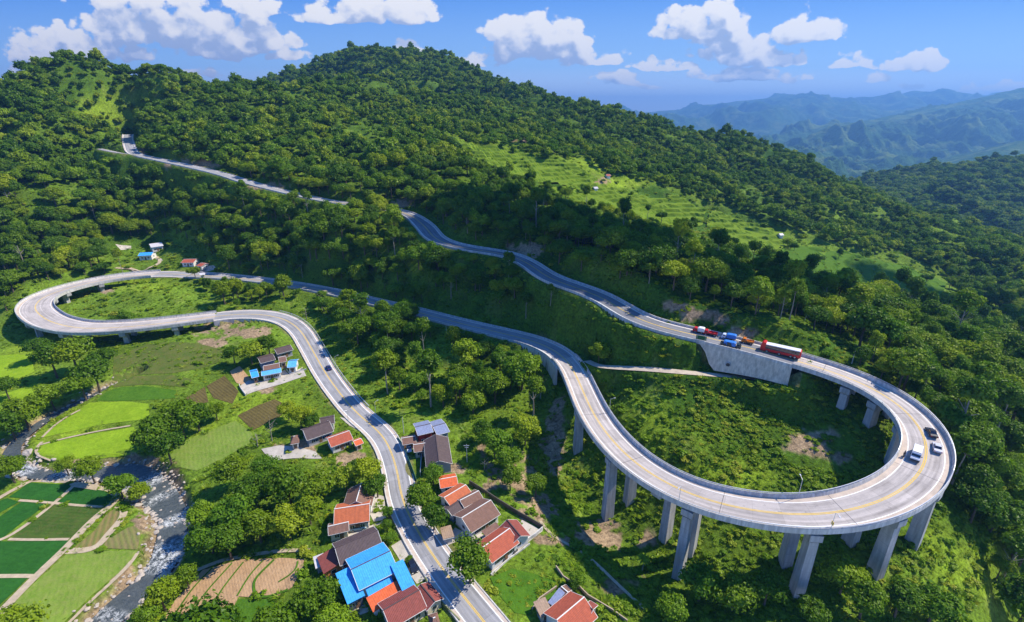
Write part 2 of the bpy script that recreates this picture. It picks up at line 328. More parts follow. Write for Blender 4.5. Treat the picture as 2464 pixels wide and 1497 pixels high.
# ---------------- world: sky with cumulus ----------------
def build_world():
    w = bpy.data.worlds.new('World'); sc.world = w; w.use_nodes = True
    n = NT(w.node_tree); bg = w.node_tree.nodes['Background']
    sky = n.new('ShaderNodeTexSky'); sky.sky_type = 'NISHITA'; sky.sun_disc = False
    sky.sun_elevation = SUN_EL; sky.sun_rotation = SUN_AZ; sky.air_density = 1.0; sky.dust_density = 0.25; sky.ozone_density = 3.0; sky.altitude = 800
    d = n.new('ShaderNodeTexCoord').outputs['Generated']
    sx = n.new('ShaderNodeSeparateXYZ'); n.l.new(d, sx.inputs[0])
    y = n.m('MAXIMUM', sx.outputs[1], 0.02)
    a0 = n.m('DIVIDE', sx.outputs[0], y); e0 = n.m('DIVIDE', sx.outputs[2], y)
    # warp
    # cumulus list: frame position of centre of the flat base, half width, height, strength
    CL = [(190,138,200,95,1.0),(85,128,75,40,.7),(430,95,300,120,1.0),(560,120,180,95,1.05),(350,40,200,80,.9),(700,150,70,30,.6),(600,25,110,60,.8),(890,45,190,80,1.05),
      (1290,128,140,110,1.1),(1240,95,90,75,1.0),(1370,120,60,80,.9),(1430,155,100,50,.8),(995,125,55,45,.8),(1150,150,75,38,.7),(490,185,75,28,.65),
      (1690,82,130,95,1.1),(1800,140,150,70,1.0),(1940,88,85,68,1.0),(1600,168,100,32,.85),(1800,188,160,40,.9),(2045,158,58,42,.85),(2205,160,88,52,.95),
      (1490,205,55,32,.75),(1570,210,50,14,.6),(2115,195,55,28,.75),(2190,205,50,28,.65),(2430,215,90,28,.7),(2330,228,70,22,.6),(20,170,60,25,.6),(110,190,90,20,.5)]
    grp = bpy.data.node_groups.new('cumulus_density', 'ShaderNodeTree')
    for nm in ('A', 'E'): grp.interface.new_socket(nm, in_out='INPUT', socket_type='NodeSocketFloat')
    grp.interface.new_socket('D', in_out='OUTPUT', socket_type='NodeSocketFloat'); grp.interface.new_socket('B', in_out='OUTPUT', socket_type='NodeSocketFloat')
    g = NT(grp); g.dim = '2D'; gi = g.new('NodeGroupInput'); go = g.new('NodeGroupOutput')
    A, E = gi.outputs[0], gi.outputs[1]
    v = g.comb(A, g.m('MULTIPLY', E, 1.35), 0.0)
    wp = g.m('SUBTRACT', g.noise(v, 9.0, 3, 0.5), 0.5); wq = g.m('SUBTRACT', g.noise(g.vm('ADD', v, (3.1, 7.7, 0)), 9.0, 3, 0.5), 0.5)
    A2 = g.m('MULTIPLY_ADD', wp, 0.075, A); E2 = g.m('MULTIPLY_ADD', wq, 0.035, E)
    tot = None; bas = None
    for (u, v_, hw, hh, st) in CL:
        a, b, c_ = ray(u, v_); ca, ce = a/b, c_/b
        a2, b2, c2 = ray(u+hw, v_); ra = abs(a2/b2-ca)
        a3, b3, c3 = ray(u, v_-hh); re = abs(c3/b3-ce)
        da = g.m('DIVIDE', g.m('SUBTRACT', A2, ca), ra*1.02); de = g.m('SUBTRACT', E2, ce)
        up_ = g.m('MAXIMUM', g.m('DIVIDE', de, re), g.m('DIVIDE', de, -re*0.22))
        r2 = g.m('ADD', g.m('MULTIPLY', da, da), g.m('MULTIPLY', up_, up_))
        dd = g.m('MULTIPLY', g.m('SUBTRACT', 1.0, r2), st)
        dd = g.m('MAXIMUM', dd, -1.5)
        tot = dd if tot is None else g.m('SMOOTH_MAX', tot, dd, 0.12)
    vor = g.new('ShaderNodeTexVoronoi', feature='F1', voronoi_dimensions='2D'); g.put(vor.inputs['Vector'], v); vor.inputs['Scale'].default_value = 27; vor.inputs['Detail'].default_value = 1.0
    puff = g.m('SUBTRACT', 0.45, vor.outputs['Distance'])
    f1 = g.m('SUBTRACT', g.noise(v, 19.0, 7, 0.62), 0.5)
    D = g.m('ADD', tot, g.m('MULTIPLY_ADD', puff, 0.75, g.m('MULTIPLY', f1, 1.7)))
    g.l.new(D, go.inputs[0]); g.l.new(tot, go.inputs[1])
    def inst(a_, e_):
        gn = n.new('ShaderNodeGroup'); gn.node_tree = grp; n.put(gn.inputs[0], a_); n.put(gn.inputs[1], e_); return gn
    g0 = inst(a0, e0); g1 = inst(n.m('ADD', a0, 0.010), n.m('ADD', e0, 0.016)); g2 = inst(n.m('ADD', a0, 0.006), n.m('ADD', e0, 0.036))
    alpha = n.rng(g0.outputs[0], 0.0, 0.30, 0, 1, True)
    front = n.m('GREATER_THAN', sx.outputs[1], 0.05)
    alpha = n.m('MULTIPLY', n.m('MULTIPLY', alpha, front), n.rng(e0, -0.02, 0.06, 0.5, 1.0))
    lit = n.m('SUBTRACT', g0.outputs[0], g1.outputs[0])            # thinner towards the sun = bright
    br = n.rng(lit, -0.35, 0.35, -0.30, 0.32)
    br = n.m('ADD', br, n.rng(g2.outputs[0], 0.85, -0.25, 0.02, 0.85, True), None, True)
    cc = n.ramp(br, (0.0, (3.3, 4.1, 5.9)), (0.35, (4.7, 5.3, 6.7)), (0.65, (6.6, 6.8, 7.3)), (1.0, (7.9, 7.8, 7.7)))
    # light haze veil of thin cloud low down
    blue = n.mix(0.78, sky.outputs[0], n.ramp(n.m('MULTIPLY', e0, 2.0), (0.0, (9.5, 9.8, 11.0)), (0.15, (2.7, 5.0, 8.8)), (0.40, (0.42, 2.2, 7.3)), (1.0, (0.35, 1.7, 6.0))))
    low_ = n.rng(e0, 0.0, 0.10, 0.35, 0.0)
    blue = n.mix(low_, blue, (5.0, 6.6, 9.4, 1))
    n.put(bg.inputs[0], n.mix(alpha, blue, cc)); bg.inputs[1].default_value = 0.1
build_world()
sc.world.cycles.sampling_method = 'MANUAL'; sc.world.cycles.sample_map_resolution = 256

# ---------------- ground ----------------
def inpoly(u, v, poly):
    r = np.zeros(len(u), bool); n = len(poly)
    for i in range(n):
        x1, y1 = poly[i]; x2, y2 = poly[(i+1) % n]
        if y1 == y2: continue
        cnd = ((y1 > v) != (y2 > v)) & (u < (x2-x1)*(v-y1)/(y2-y1)+x1)
        r ^= cnd
    return r
def softspot(u, v, spots):
    r = np.zeros(len(u))
    for a, b, ra, rb in spots: r = np.maximum(r, 1-np.hypot((u-a)/ra, (v-b)/rb))
    return r
DIRT = [(1345,1010,34,75),(1330,1090,40,60),(1240,1150,60,90),(1290,1230,60,50),(1160,1080,30,40),(550,795,110,26),(620,800,60,16),(1960,1070,110,60),(2030,1100,60,40),(1265,602,60,24),(1700,760,70,28),(1620,735,40,16),
  (1790,805,60,18),(970,490,40,16),(500,825,50,18),(420,855,60,10),(700,1085,90,30),(860,1105,60,30),(640,940,50,18),(1460,1290,90,60),(1560,1300,60,50),(600,925,26,22),(1330,1300,60,20),(1480,1400,80,50),
  (330,1112,85,26),(420,1150,35,50),(350,1265,60,50),(300,1400,60,60),(430,1230,26,40),(200,1110,40,14),(250,700,30,8),(1180,1150,30,60),(1100,1130,40,20),(1360,1470,90,50),(470,395,90,14),(640,450,60,12),(345,360,14,24),(1440,435,40,10),(1260,340,50,8)]
LUSH = [(1750,1150,170,60),(1560,1010,90,80),(2330,1370,110,90),(2250,1300,60,60),(150,1000,140,60),(150,1060,200,60),(60,870,90,60),(1150,340,120,22),(1380,400,160,30),(1480,440,120,24),(350,690,90,30),(640,980,160,80),(520,1060,110,60),(100,1180,120,30),(700,390,120,40),(250,270,90,60),(430,550,90,40)]
def build_ground():
    az = np.radians(np.concatenate([np.linspace(-74, -57, 18)[:-1], np.linspace(-57, 57, 760), np.linspace(57, 74, 18)[1:]]))
    rr = np.concatenate([np.linspace(4, 46, 16)[:-1], np.geomspace(46, 1700, 620)])
    A, Rr = np.meshgrid(az, rr); X = (Rr*np.sin(A)).ravel(); Y = (Rr*np.cos(A)).ravel(); Z = H(X, Y)
    # beyond 1.7 km the ground runs on as low rolling land to the horizon
    r2 = np.geomspace(1730, 20000, 60); A2, R2 = np.meshgrid(az, r2); X2 = (R2*np.sin(A2)).ravel(); Y2 = (R2*np.cos(A2)).ravel()
    zl = np.tile(Z.reshape(X.size//len(az), len(az))[-1], len(r2)); k = sstep(R2.ravel(), 1700, 4200)
    Z2 = zl*(1-k)+(-470)*k
    nA = len(az); X = np.concatenate([X, X2]); Y = np.concatenate([Y, Y2]); Z = np.concatenate([Z, Z2]); nR = len(rr)+len(r2)
    i = np.arange(nR*nA).reshape(nR, nA)
    Fq = np.stack([i[:-1, :-1], i[:-1, 1:], i[1:, 1:], i[1:, :-1]], -1).reshape(-1, 4)[:, ::-1]
    u, v, d = proj(X, Y, Z)
    n1 = fbm(X, Y, 9, 4, 21); n2 = fbm(X, Y, 40, 3, 31); n3 = fbm(X, Y, 2.6, 2, 35)
    grass = np.array([0.115, 0.19, 0.016]); dark = np.array([0.035, 0.09, 0.008]); dirt = np.array([0.30, 0.215, 0.13]); lush = np.array([0.19, 0.28, 0.018])
    cl = grass[None]*(1+0.35*n2[:, None])
    wood = np.clip(0.55+0.9*n2, 0, 1)*sstep(Z, 5, 16)
    cl = cl*(1-wood[:, None])+dark*wood[:, None]
    lu = np.clip(softspot(u, v, LUSH)*1.6+0.5*n1, 0, 1)*(Y < 700); cl = cl*(1-lu[:, None])+lush*lu[:, None]
    ss = softspot(u, v, DIRT); di = sstep(ss+0.7*n1+0.5*n3, 0.30, 0.52)*np.clip(ss*12+0.10, 0, 1)*(Y < 700)
    db, jb = near_path(X, Y, riv, 16); di = np.maximum(di, (1-sstep(db+2.2*n1, riv[jb, 3]/2+0.5, riv[jb, 3]/2+3.2)))
    for r in ROADS:
        dr, jr = near_path(X, Y, r, 12); di = np.maximum(di, 0.5*(1-sstep(dr+1.4*n1, r[jr, 3]/2+0.4, r[jr, 3]/2+1.4))*(r[jr, 4] < 0.5))
    dirtc = dirt[None]*(1+0.3*n1[:, None]); cl = cl*(1-di[:, None])+dirtc*di[:, None]
    def fn(n, tc, b):
        at = n.new('ShaderNodeAttribute'); at.attribute_name = 'alb'
        g = n.new('ShaderNodeNewGeometry').outputs['Position']
        f = n.noise(g, 0.9, 6, 0.7); f2 = n.noise(g, 0.12, 4, 0.6)
        k = n.m('MULTIPLY', n.rng(f, 0.32, 0.68, 0.40, 1.6), n.rng(f2, 0.3, 0.7, 0.75, 1.3))
        vm = n.new('ShaderNodeVectorMath', operation='SCALE'); n.l.new(at.outputs['Color'], vm.inputs[0]); n.l.new(k, vm.inputs['Scale'])
        bn = n.new('ShaderNodeBump'); bn.inputs['Strength'].default_value = 0.9; bn.inputs['Distance'].default_value = 0.6
        n.l.new(f, bn.inputs['Height']); n.l.new(bn.outputs[0], b.inputs['Normal'])
        return vm.outputs[0]
    o = fast_mesh('ground', np.stack([X, Y, Z], 1), Fq, material('ground_cover', fn=fn, rough=1.0, spec=0.1), smooth=True)
    at = o.data.color_attributes.new('alb', 'FLOAT_COLOR', 'POINT'); at.data.foreach_set('color', np.concatenate([np.clip(cl, 0, 1), np.ones((len(cl), 1))], 1).astype(np.float32).ravel())
    return tag(o, 'green hillside and valley ground under the roads and trees', None, None, 'structure')
# ---------------- road surfaces, bridges, barriers ----------------
def mat_road(name, base, tint, slab=6.0, dark=0.0):
    def fn(n, tc, b):
        uv = n.new('ShaderNodeUVMap').outputs[0]; s = n.new('ShaderNodeSeparateXYZ'); n.l.new(uv, s.inputs[0])
        st = n.comb(n.m('MULTIPLY', s.outputs[0], 1.6), n.m('MULTIPLY', s.outputs[1], 0.035), 0.0)
        streak = n.noise(st, 1.0, 4, 0.6)
        fine = n.noise(uv, 1.3, 5, 0.7)
        wn = n.new('ShaderNodeTexWhiteNoise', noise_dimensions='2D')
        n.l.new(n.comb(n.m('FLOOR', n.m('DIVIDE', s.outputs[0], 3.4)), n.m('FLOOR', n.m('DIVIDE', s.outputs[1], slab)), 0.0), wn.inputs['Vector'])
        j = n.m('FRACT', n.m('DIVIDE', s.outputs[1], slab)); jt = n.m('LESS_THAN', j, 0.012)
        k = n.m('MULTIPLY', n.rng(streak, 0.3, 0.7, 0.70, 1.14), n.rng(fine, 0.25, 0.75, 0.93, 1.07))
        k = n.m('MULTIPLY', k, n.rng(wn.outputs[0], 0, 1, 0.89, 1.05)); k = n.m('MULTIPLY', k, n.m('SUBTRACT', 1.0, n.m('MULTIPLY', jt, 0.25)))
        # tyre-worn tracks
        w = n.m('ABSOLUTE', n.m('SUBTRACT', n.m('ABSOLUTE', n.m('SUBTRACT', n.m('ABSOLUTE', s.outputs[0]), 1.9)), 0.85))
        k = n.m('MULTIPLY', k, n.rng(w, 0.0, 0.5, 0.84, 1.0, smooth=True))
        blot = n.noise(n.comb(n.m('MULTIPLY', s.outputs[0], 0.5), n.m('MULTIPLY', s.outputs[1], 0.16), 3.3), 1.0, 5, 0.6); k = n.m('MULTIPLY', k, n.rng(blot, 0.50, 0.72, 1.0, 0.74))
        spot = n.noise(uv, 0.7, 3, 0.5); k = n.m('MULTIPLY', k, n.rng(spot, 0.66, 0.74, 1.0, 0.7))
        vm = n.new('ShaderNodeVectorMath', operation='SCALE'); vm.inputs[0].default_value = base; n.l.new(k, vm.inputs['Scale'])
        return vm.outputs[0]
    return material(name, fn=fn, rough=0.85, spec=0.25)
def uvset(o, data):
    uvl = o.data.uv_layers.new(name='UVMap'); li = np.empty(len(o.data.loops), np.int32); o.data.loops.foreach_get('vertex_index', li)
    uvl.data.foreach_set('uv', np.asarray(data, np.float32)[li].ravel())
def sweep(name, c_, prof, mat, parent=None, closed=True, smooth=False, caps=True, wcol=None):
    """prof: list of (offset, dz); offset may be a callable of the half width"""
    t, nr = frames(c_); n = len(c_); m = len(prof); V = np.zeros((n, m, 3)); UV = np.zeros((n, m, 2))
    s = np.concatenate([[0], np.cumsum(np.linalg.norm(np.diff(c_[:, :2], axis=0), axis=1))])
    for k, (o_, dz) in enumerate(prof):
        off = o_(c_[:, 3]/2) if callable(o_) else np.full(n, float(o_))
        V[:, k, :2] = c_[:, :2]+nr*off[:, None]; V[:, k, 2] = c_[:, 2]+dz; UV[:, k, 0] = off; UV[:, k, 1] = s
    i = np.arange(n*m).reshape(n, m); j = np.roll(i, -1, 1) if closed else i
    if closed: F_ = np.stack([i[:-1], j[:-1], j[1:], i[1:]], -1).reshape(-1, 4)
    else: F_ = np.stack([i[:-1, :-1], i[:-1, 1:], i[1:, 1:], i[1:, :-1]], -1).reshape(-1, 4)
    faces = [tuple(q) for q in F_]
    if closed and caps: faces += [tuple(i[0][::-1]), tuple(i[-1])]
    o = meshobj(name, V.reshape(-1, 3), faces, mat, parent, smooth); uvset(o, UV.reshape(-1, 2)); return o
def fix_normals(o):
    bm = bmesh.new(); bm.from_mesh(o.data); bmesh.ops.recalc_face_normals(bm, faces=bm.faces); bm.to_mesh(o.data); bm.free()
ROADC = mat_road('bridge_concrete_paving', (0.54, 0.485, 0.45), 0)
ROADG = mat_road('road_paving', (0.37, 0.365, 0.375), 0, 8.0)
ROADU_SHADE = mat_road('upper_road_paving_shaded', (0.24, 0.245, 0.265), 0, 9.0)  # cloud shade put into the colour: darker and bluer than the other paving
SHO = material('shoulder_concrete', (0.55, 0.455, 0.375), var=0.18, scale=0.35)
WHITE = material('white_road_paint', (0.86, 0.86, 0.84), var=0.10, scale=1.5)
YEL = material('yellow_road_paint', (0.80, 0.52, 0.05), var=0.12, scale=1.5)
def stained(n, tc, b, base=(0.50, 0.50, 0.50)):
    sp = n.new('ShaderNodeSeparateXYZ'); g = n.new('ShaderNodeNewGeometry').outputs['Position']; n.l.new(g, sp.inputs[0])
    v = n.comb(sp.outputs[0], sp.outputs[1], n.m('MULTIPLY', sp.outputs[2], 0.12))
    st = n.noise(v, 1.1, 5, 0.65); big = n.noise(g, 0.25, 4, 0.6)
    c1 = n.mix(n.rng(st, 0.35, 0.7), tuple(x*0.60 for x in base), tuple(x*1.12 for x in base))
    return n.mix(n.rng(big, 0.45, 0.75, 0, 0.45), c1, (base[0]*0.75, base[1]*0.70, base[2]*0.62))
CONC = material('weathered_concrete', fn=lambda n, tc, b: stained(n, tc, b, (0.47, 0.475, 0.48)), rough=0.9, spec=0.2, bump=0.3)
PARA = material('parapet_concrete', fn=lambda n, tc, b: stained(n, tc, b, (0.66, 0.65, 0.63)), rough=0.85, spec=0.2)
PIERM = material('pier_concrete', fn=lambda n, tc, b: n.mix(n.m('LESS_THAN', n.m('FRACT', n.m('MULTIPLY', (lambda s: (n.l.new(n.new('ShaderNodeNewGeometry').outputs['Position'], s.inputs[0]), s.outputs[2])[1])(n.new('ShaderNodeSeparateXYZ')), 0.4)), 0.035), stained(n, tc, b, (0.50, 0.50, 0.50)), (0.33, 0.33, 0.33)), rough=0.9, spec=0.2)
STEEL = material('galvanised_steel', (0.62, 0.64, 0.67), rough=0.45, metal=0.4, var=0.1)
DARKM = material('dark_metal', (0.05, 0.05, 0.055), rough=0.5)

def strip(name, c_, o0, o1, dz, mat, parent=None): return sweep(name, c_, [(o0, dz), (o1, dz)], mat, parent, closed=False)
def road_run(c_, name, label, mat, shoulder=1.2, lines=True, yellow=True, white=True):
    """a road on the ground: slab with its own edges, painted lines"""
    o = sweep(name, c_, [(lambda h: -h, 0), (lambda h: h, 0), (lambda h: h+0.25, -0.9), (lambda h: -h-0.25, -0.9)], mat); fix_normals(o)
    tag(o, label, None, None, 'structure')
    for sg in (-1, 1):
        s = strip('road_shoulder', c_, (lambda h, sg=sg: sg*(h-shoulder)), (lambda h, sg=sg: sg*(h-0.02)), 0.006, SHO); fixup(s); tag(s, 'pale concrete shoulder along ' + label, None, None, 'structure')
        if white:
            s = strip('road_marking', c_, (lambda h, sg=sg: sg*(h-shoulder-0.12)), (lambda h, sg=sg: sg*(h-shoulder+0.12)), 0.014, WHITE); fixup(s); tag(s, 'white edge line painted on ' + label, None, None, 'structure')
    if yellow:
        for a, b_ in ((-0.24, -0.08), (0.08, 0.24)):
            s = strip('road_marking', c_, a, b_, 0.014, YEL); fixup(s); tag(s, 'yellow centre line painted on ' + label, None, None, 'structure')
    return o
def fixup(o):
    """sheets face upwards"""
    if o.data.polygons[0].normal.z < 0: o.data.flip_normals()
def rail_mesh(name, c_, off, mat, parent=None, h=0.75, post=4.0, top=0.0):
    """steel beam on posts"""
    t, nr = frames(c_); m = MB()
    x = c_[:, :2]+nr*(off(c_[:, 3]/2) if callable(off) else off)[:, None] if callable(off) else c_[:, :2]+nr*off
    s = 0
    for i in range(len(c_)-1):
        a = (*x[i], c_[i, 2]+top+h); b = (*x[i+1], c_[i+1, 2]+top+h)
        m.tube(a, b, 0.10, n=4); m.tube((a[0], a[1], a[2]-0.3), (b[0], b[1], b[2]-0.3), 0.05, n=4)
        s += math.dist(a, b)
        if s > post: s = 0; m.box((a[0], a[1], c_[i, 2]+top+h/2), (0.1, 0.1, h), math.atan2(t[i, 1], t[i, 0]))
    return m.build(name, mat, parent)
def ground_path(c_): return c_[c_[:, 4] < 0.5]

def viaduct(c_, label, piers, para_h=0.95, girder=1.7):
    root = thing('road_viaduct', label, 'bridge', tuple(c_[0, :3]))
    def loc(o): 
        o.location = tuple(-x for x in root.location); o.parent = root; return o
    d = sweep('deck', c_, [(lambda h: -h, 0), (lambda h: h, 0), (lambda h: h, -0.45), (lambda h: h-1.6, -0.62), (lambda h: h-2.9, -girder), (lambda h: -h+2.9, -girder), (lambda h: -h+1.6, -0.62), (lambda h: -h, -0.45)], CONC); fix_normals(d); loc(d)
    s = strip('carriageway', c_, (lambda h: -h+0.4), (lambda h: h-0.4), 0.006, ROADC); fixup(s); loc(s)
    for sg in (-1, 1):
        p = sweep('parapet', c_, [(lambda h, sg=sg: sg*(h+0.02), -0.5), (lambda h, sg=sg: sg*(h+0.02), para_h), (lambda h, sg=sg: sg*(h-0.22), para_h), (lambda h, sg=sg: sg*(h-0.45), 0.0)], PARA); fix_normals(p); loc(p)
        s = strip('shoulder', c_, (lambda h, sg=sg: sg*(h-1.75)), (lambda h, sg=sg: sg*(h-0.46)), 0.012, SHO); fixup(s); loc(s)
        s = strip('edge_line', c_, (lambda h, sg=sg: sg*(h-1.87)), (lambda h, sg=sg: sg*(h-1.66)), 0.018, WHITE); fixup(s); loc(s)
        r = rail_mesh('handrail', c_, (lambda h, sg=sg: sg*(h-0.1)), STEEL, None, 0.42, 2.6, para_h); loc(r)
    for a, b_ in ((-0.26, -0.09), (0.09, 0.26)):
        s = strip('centre_line', c_, a, b_, 0.018, YEL); fixup(s); loc(s)
    t, nr = frames(c_)
    for k in range(9, len(c_)-4, 13):
        m = MB(); h = c_[k, 3]/2-0.5; a = c_[k]
        m.box((a[0], a[1], a[2]+0.018), (0.09, 2*h, 0.008), math.atan2(t[k, 1], t[k, 0])); loc(m.build('expansion_joint', DARKM))
    for (x, y, offs, cap, cw) in piers:
        k = int(((c_[:, 0]-x)**2+(c_[:, 1]-y)**2).argmin()); a = c_[k]; an = math.atan2(t[k, 1], t[k, 0]); h = a[3]/2
        zt = a[2]-girder+0.02; m = MB()
        w = h-0.1
        prof = [(-w, 0.55), (w, 0.55), (w, -1.15), (w-0.5, -1.7), (-w+0.5, -1.7), (-w, -1.15)] if cap else [(-w+1.2, 0), (w-1.2, 0), (w-1.2, -0.8), (-w+1.2, -0.8)]
        vs = []
        for e in (-1.35, 1.35):
            for (o_, dz) in prof: vs.append((a[0]+nr[k, 0]*o_+t[k, 0]*e, a[1]+nr[k, 1]*o_+t[k, 1]*e, zt+dz+0.6*(1 if dz > -0.1 and False else 0)))
        n_ = len(prof); m.add(vs, [tuple(range(n_)), tuple(range(2*n_-1, n_-1, -1))]+[(i, i+n_, (i+1) % n_+n_, (i+1) % n_) for i in range(n_)])
        o = m.build('pier_cap', CONC); fix_normals(o); loc(o)
        bot = -1.7 if cap else -0.8
        for off in offs:
            px, py = a[0]+nr[k, 0]*off, a[1]+nr[k, 1]*off; g = float(H([px], [py])[0])-1.5; top = zt+bot+0.003
            if top-g < 1.0: continue
            m = MB(); vs = []
            for z, s1, s2 in ((g, cw*1.10, 2.3), (top, cw*0.92, 1.95)):
                for e, f in ((-1, -1), (1, -1), (1, 1), (-1, 1)): vs.append((px+t[k, 0]*e*s2/2+nr[k, 0]*f*s1/2, py+t[k, 1]*e*s2/2+nr[k, 1]*f*s1/2, z))
            m.hull(vs); o = m.build('pier_column', PIERM); fix_normals(o); loc(o)
    return root
def build_roads():
    ms = np.nonzero(main[:, 4] > 0.5)[0]; ls = np.nonzero(low[:, 4] > 0.5)[0]
    vm_ = main[ms[0]-2:ms[-1]+3]; vl = low[ls[0]:ls[-1]+1]
    pts = [(1405,985,18),(1505,1090,19.5),(1603,1158,21),(1668,1190,21.7),(1945,1243,24.5),(2120,1208,26.3),(2208,1150,27.6),(2222,1035,29.4),(2135,952,31),(2052,913,32)]
    pr = []
    for u, v, z in pts:
        q = P(u, v, z=z); pr.append((q[0], q[1], (-3.5,) if u == 1603 else (-3.5, 3.6), u != 1603, 2.7))
    viaduct(vm_, 'tall curved concrete viaduct looping round the green slope, with the van on it', pr)
    pr = []
    for u, v, z in ((425,775,5),(305,787,5.2),(180,788,5.6),(105,765,6),(97,722,6.5),(140,700,6.7),(235,677,7)):
        q = P(u, v, z=z); pr.append((q[0], q[1], (-4.2, 4.2), True, 2.2))
    viaduct(vl, 'low wide curved viaduct at the far left of the valley', pr, 0.9, 1.2)
    g1 = main[:ms[0]-1]; g2 = main[ms[-1]+2:]
    road_run(low[:ls[0]+1], 'road', 'the village road winding up from the front', ROADG, 1.0)
    road_run(low[ls[-1]:], 'road', 'the short road at the far junction', ROADG, 1.0)
    road_run(g1, 'road', 'the middle road running along the wooded slope', ROADG, 1.0)
    k = int(np.argmin(np.abs(g2[:, 2]-50))); road_run(g2[:k+1], 'road', 'the upper road above the embankment', ROADU_SHADE, 1.1)
    road_run(g2[k:], 'road', 'the far road climbing the left hillside', ROADG, 0.8, yellow=False)
    road_run(spur, 'road', 'the narrow spur road at the far left crest', ROADG, 0.5, yellow=False, white=False)
    # barriers
    def barrier(c_, sg, label, h=0.75, conc=True, k=0.05):
        prof = [(lambda hh: sg*(hh+k), -0.6), (lambda hh: sg*(hh+k), h), (lambda hh: sg*(hh+k+0.28), h), (lambda hh: sg*(hh+k+0.34), -0.6)]
        o = sweep('roadside_barrier', c_, prof, PARA if conc else STEEL); fix_normals(o); tag(o, label, 'barrier', 'concrete barriers along the roads')
    kk = int(np.argmin(np.abs(g2[:, 2]-47)))
    barrier(g2[:kk], 1, 'long white concrete barrier on the hill side of the upper road', 0.85) 
    barrier(g2[:kk], -1, 'long white concrete barrier on the drop side of the upper road', 0.75)
    barrier(g1, 1, 'concrete barrier on the valley side of the middle road', 0.7)
    barrier(g1, -1, 'concrete barrier on the hill side of the middle road', 0.7)
    barrier(g2[kk:], 1, 'low pale kerb wall on the far climbing road, hill side', 0.45)
    barrier(g2[kk:], -1, 'low pale kerb wall on the far climbing road, drop side', 0.5)
    lg = low[:ls[0]]
    # kerbs by the village road
    for sg, lab in ((-1, 'low white kerb on the river side of the village road'), (1, 'low white kerb on the wooded side of the village road')):
        prof = [(lambda hh, sg=sg: sg*hh, -0.5), (lambda hh, sg=sg: sg*hh, 0.14), (lambda hh, sg=sg: sg*(hh+0.3), 0.14), (lambda hh, sg=sg: sg*(hh+0.34), -0.5)]
        o = sweep('kerb', lg, prof, PARA); fix_normals(o); tag(o, lab, 'kerb', 'kerbs along the village road')
    i0 = int(np.argmin(np.hypot(lg[:, 0]-P(1010,1290,z=1)[0], lg[:, 1]-P(1010,1290,z=1)[1]))); i1 = len(lg)-14
    seg = lg[i0+34:i1]
    o = rail_mesh('guardrail', seg, (lambda h: h+0.7), STEEL, None, 0.75, 3.0, 0.1); tag(o, 'steel guardrail on the wooded side of the village road', 'guardrail')
    # dirt path inside the big loop
    o = strip('footpath', path_a, (lambda h: -h), (lambda h: h), 0.0, material('pale_track', (0.50, 0.42, 0.33), var=0.2, scale=0.6)); fixup(o); tag(o, 'pale track below the concrete retaining wall', None, None, 'structure')
    # retaining walls
    def wall(c_, name, label, off, topdz, base, mat, batter=0.16, thick=0.5, cat='retaining wall'):
        t, nr = frames(c_); n = len(c_); m = MB(); vs = []
        for i in range(n):
            o_ = off(c_[i, 3]/2); x, y = c_[i, :2]+nr[i]*o_; sg = 1 if o_ > 0 else -1
            zt = c_[i, 2]+topdz; zb = base(i, n, x, y); hh = max(zt-zb, 0.3)
            bx, by = c_[i, :2]+nr[i]*(o_+sg*hh*batter)
            ix, iy = c_[i, :2]+nr[i]*(o_-sg*thick)
            vs += [(ix, iy, zt), (x, y, zt), (bx, by, zb), (ix, iy, zb)]
        m.v = vs; m.f = [(4*i+k, 4*i+(k+1) % 4, 4*i+4+(k+1) % 4, 4*i+4+k) for i in range(n-1) for k in range(4)]+[(0, 1, 2, 3), (4*n-4, 4*n-3, 4*n-2, 4*n-1)]
        o = m.build(name, mat); fix_normals(o); tag(o, label, cat); return o
    WALLM = material('stained_wall', fn=lambda n, tc, b: stained(n, tc, b, (0.78, 0.65, 0.49)), rough=0.95, spec=0.15, bump=0.6, bscale=1.5)
    ua, ub = P(1905,868,z=33.2), P(1668,812,z=34.8)
    ka = int(((g2[:, 0]-ua[0])**2+(g2[:, 1]-ua[1])**2).argmin()); kb = int(((g2[:, 0]-ub[0])**2+(g2[:, 1]-ub[1])**2).argmin())
    seg = g2[max(ka-2, 0):kb]
    def base1(i, n, x, y):
        return seg[i, 2]-0.6-(7.4*sstep(np.array([n-1-i]), 0, 3)[0])*(1-0.30*(1-sstep(np.array([i]), 0, 16)[0]))
    wl = wall(seg, 'retaining_wall', 'tall stained concrete retaining wall with a round drain below the upper road', (lambda h: -(h+0.35)), -0.15, base1, WALLM, 0.42)
    # drain opening with its surround, set on the face
    kd = int(len(seg)*0.66); t, nr = frames(seg); h_ = seg[kd, 3]/2+0.35; dz = 4.6
    q = seg[kd, :2]-nr[kd]*(h_+(dz-0.15)*0.42+0.06); an = math.atan2(t[kd, 1], t[kd, 0])
    def ring(name, r0, depth, mat, out):
        m = MB(); c0 = Vector((q[0]-nr[kd, 0]*out, q[1]-nr[kd, 1]*out, seg[kd, 2]-dz)); ax = Vector((-nr[kd, 0], -nr[kd, 1], 0))
        m.tube(c0-ax*depth, c0+ax*0.05, r0, n=16); o = m.build(name, mat); o.parent = wl; return o
    ring('drain_surround', 0.95, 0.9, CONC, 0.06); ring('drain_opening', 0.62, 0.7, DARKM, 0.12)
    # abutment walls
    lowseg = low[ls[0]-20:ls[0]+1]
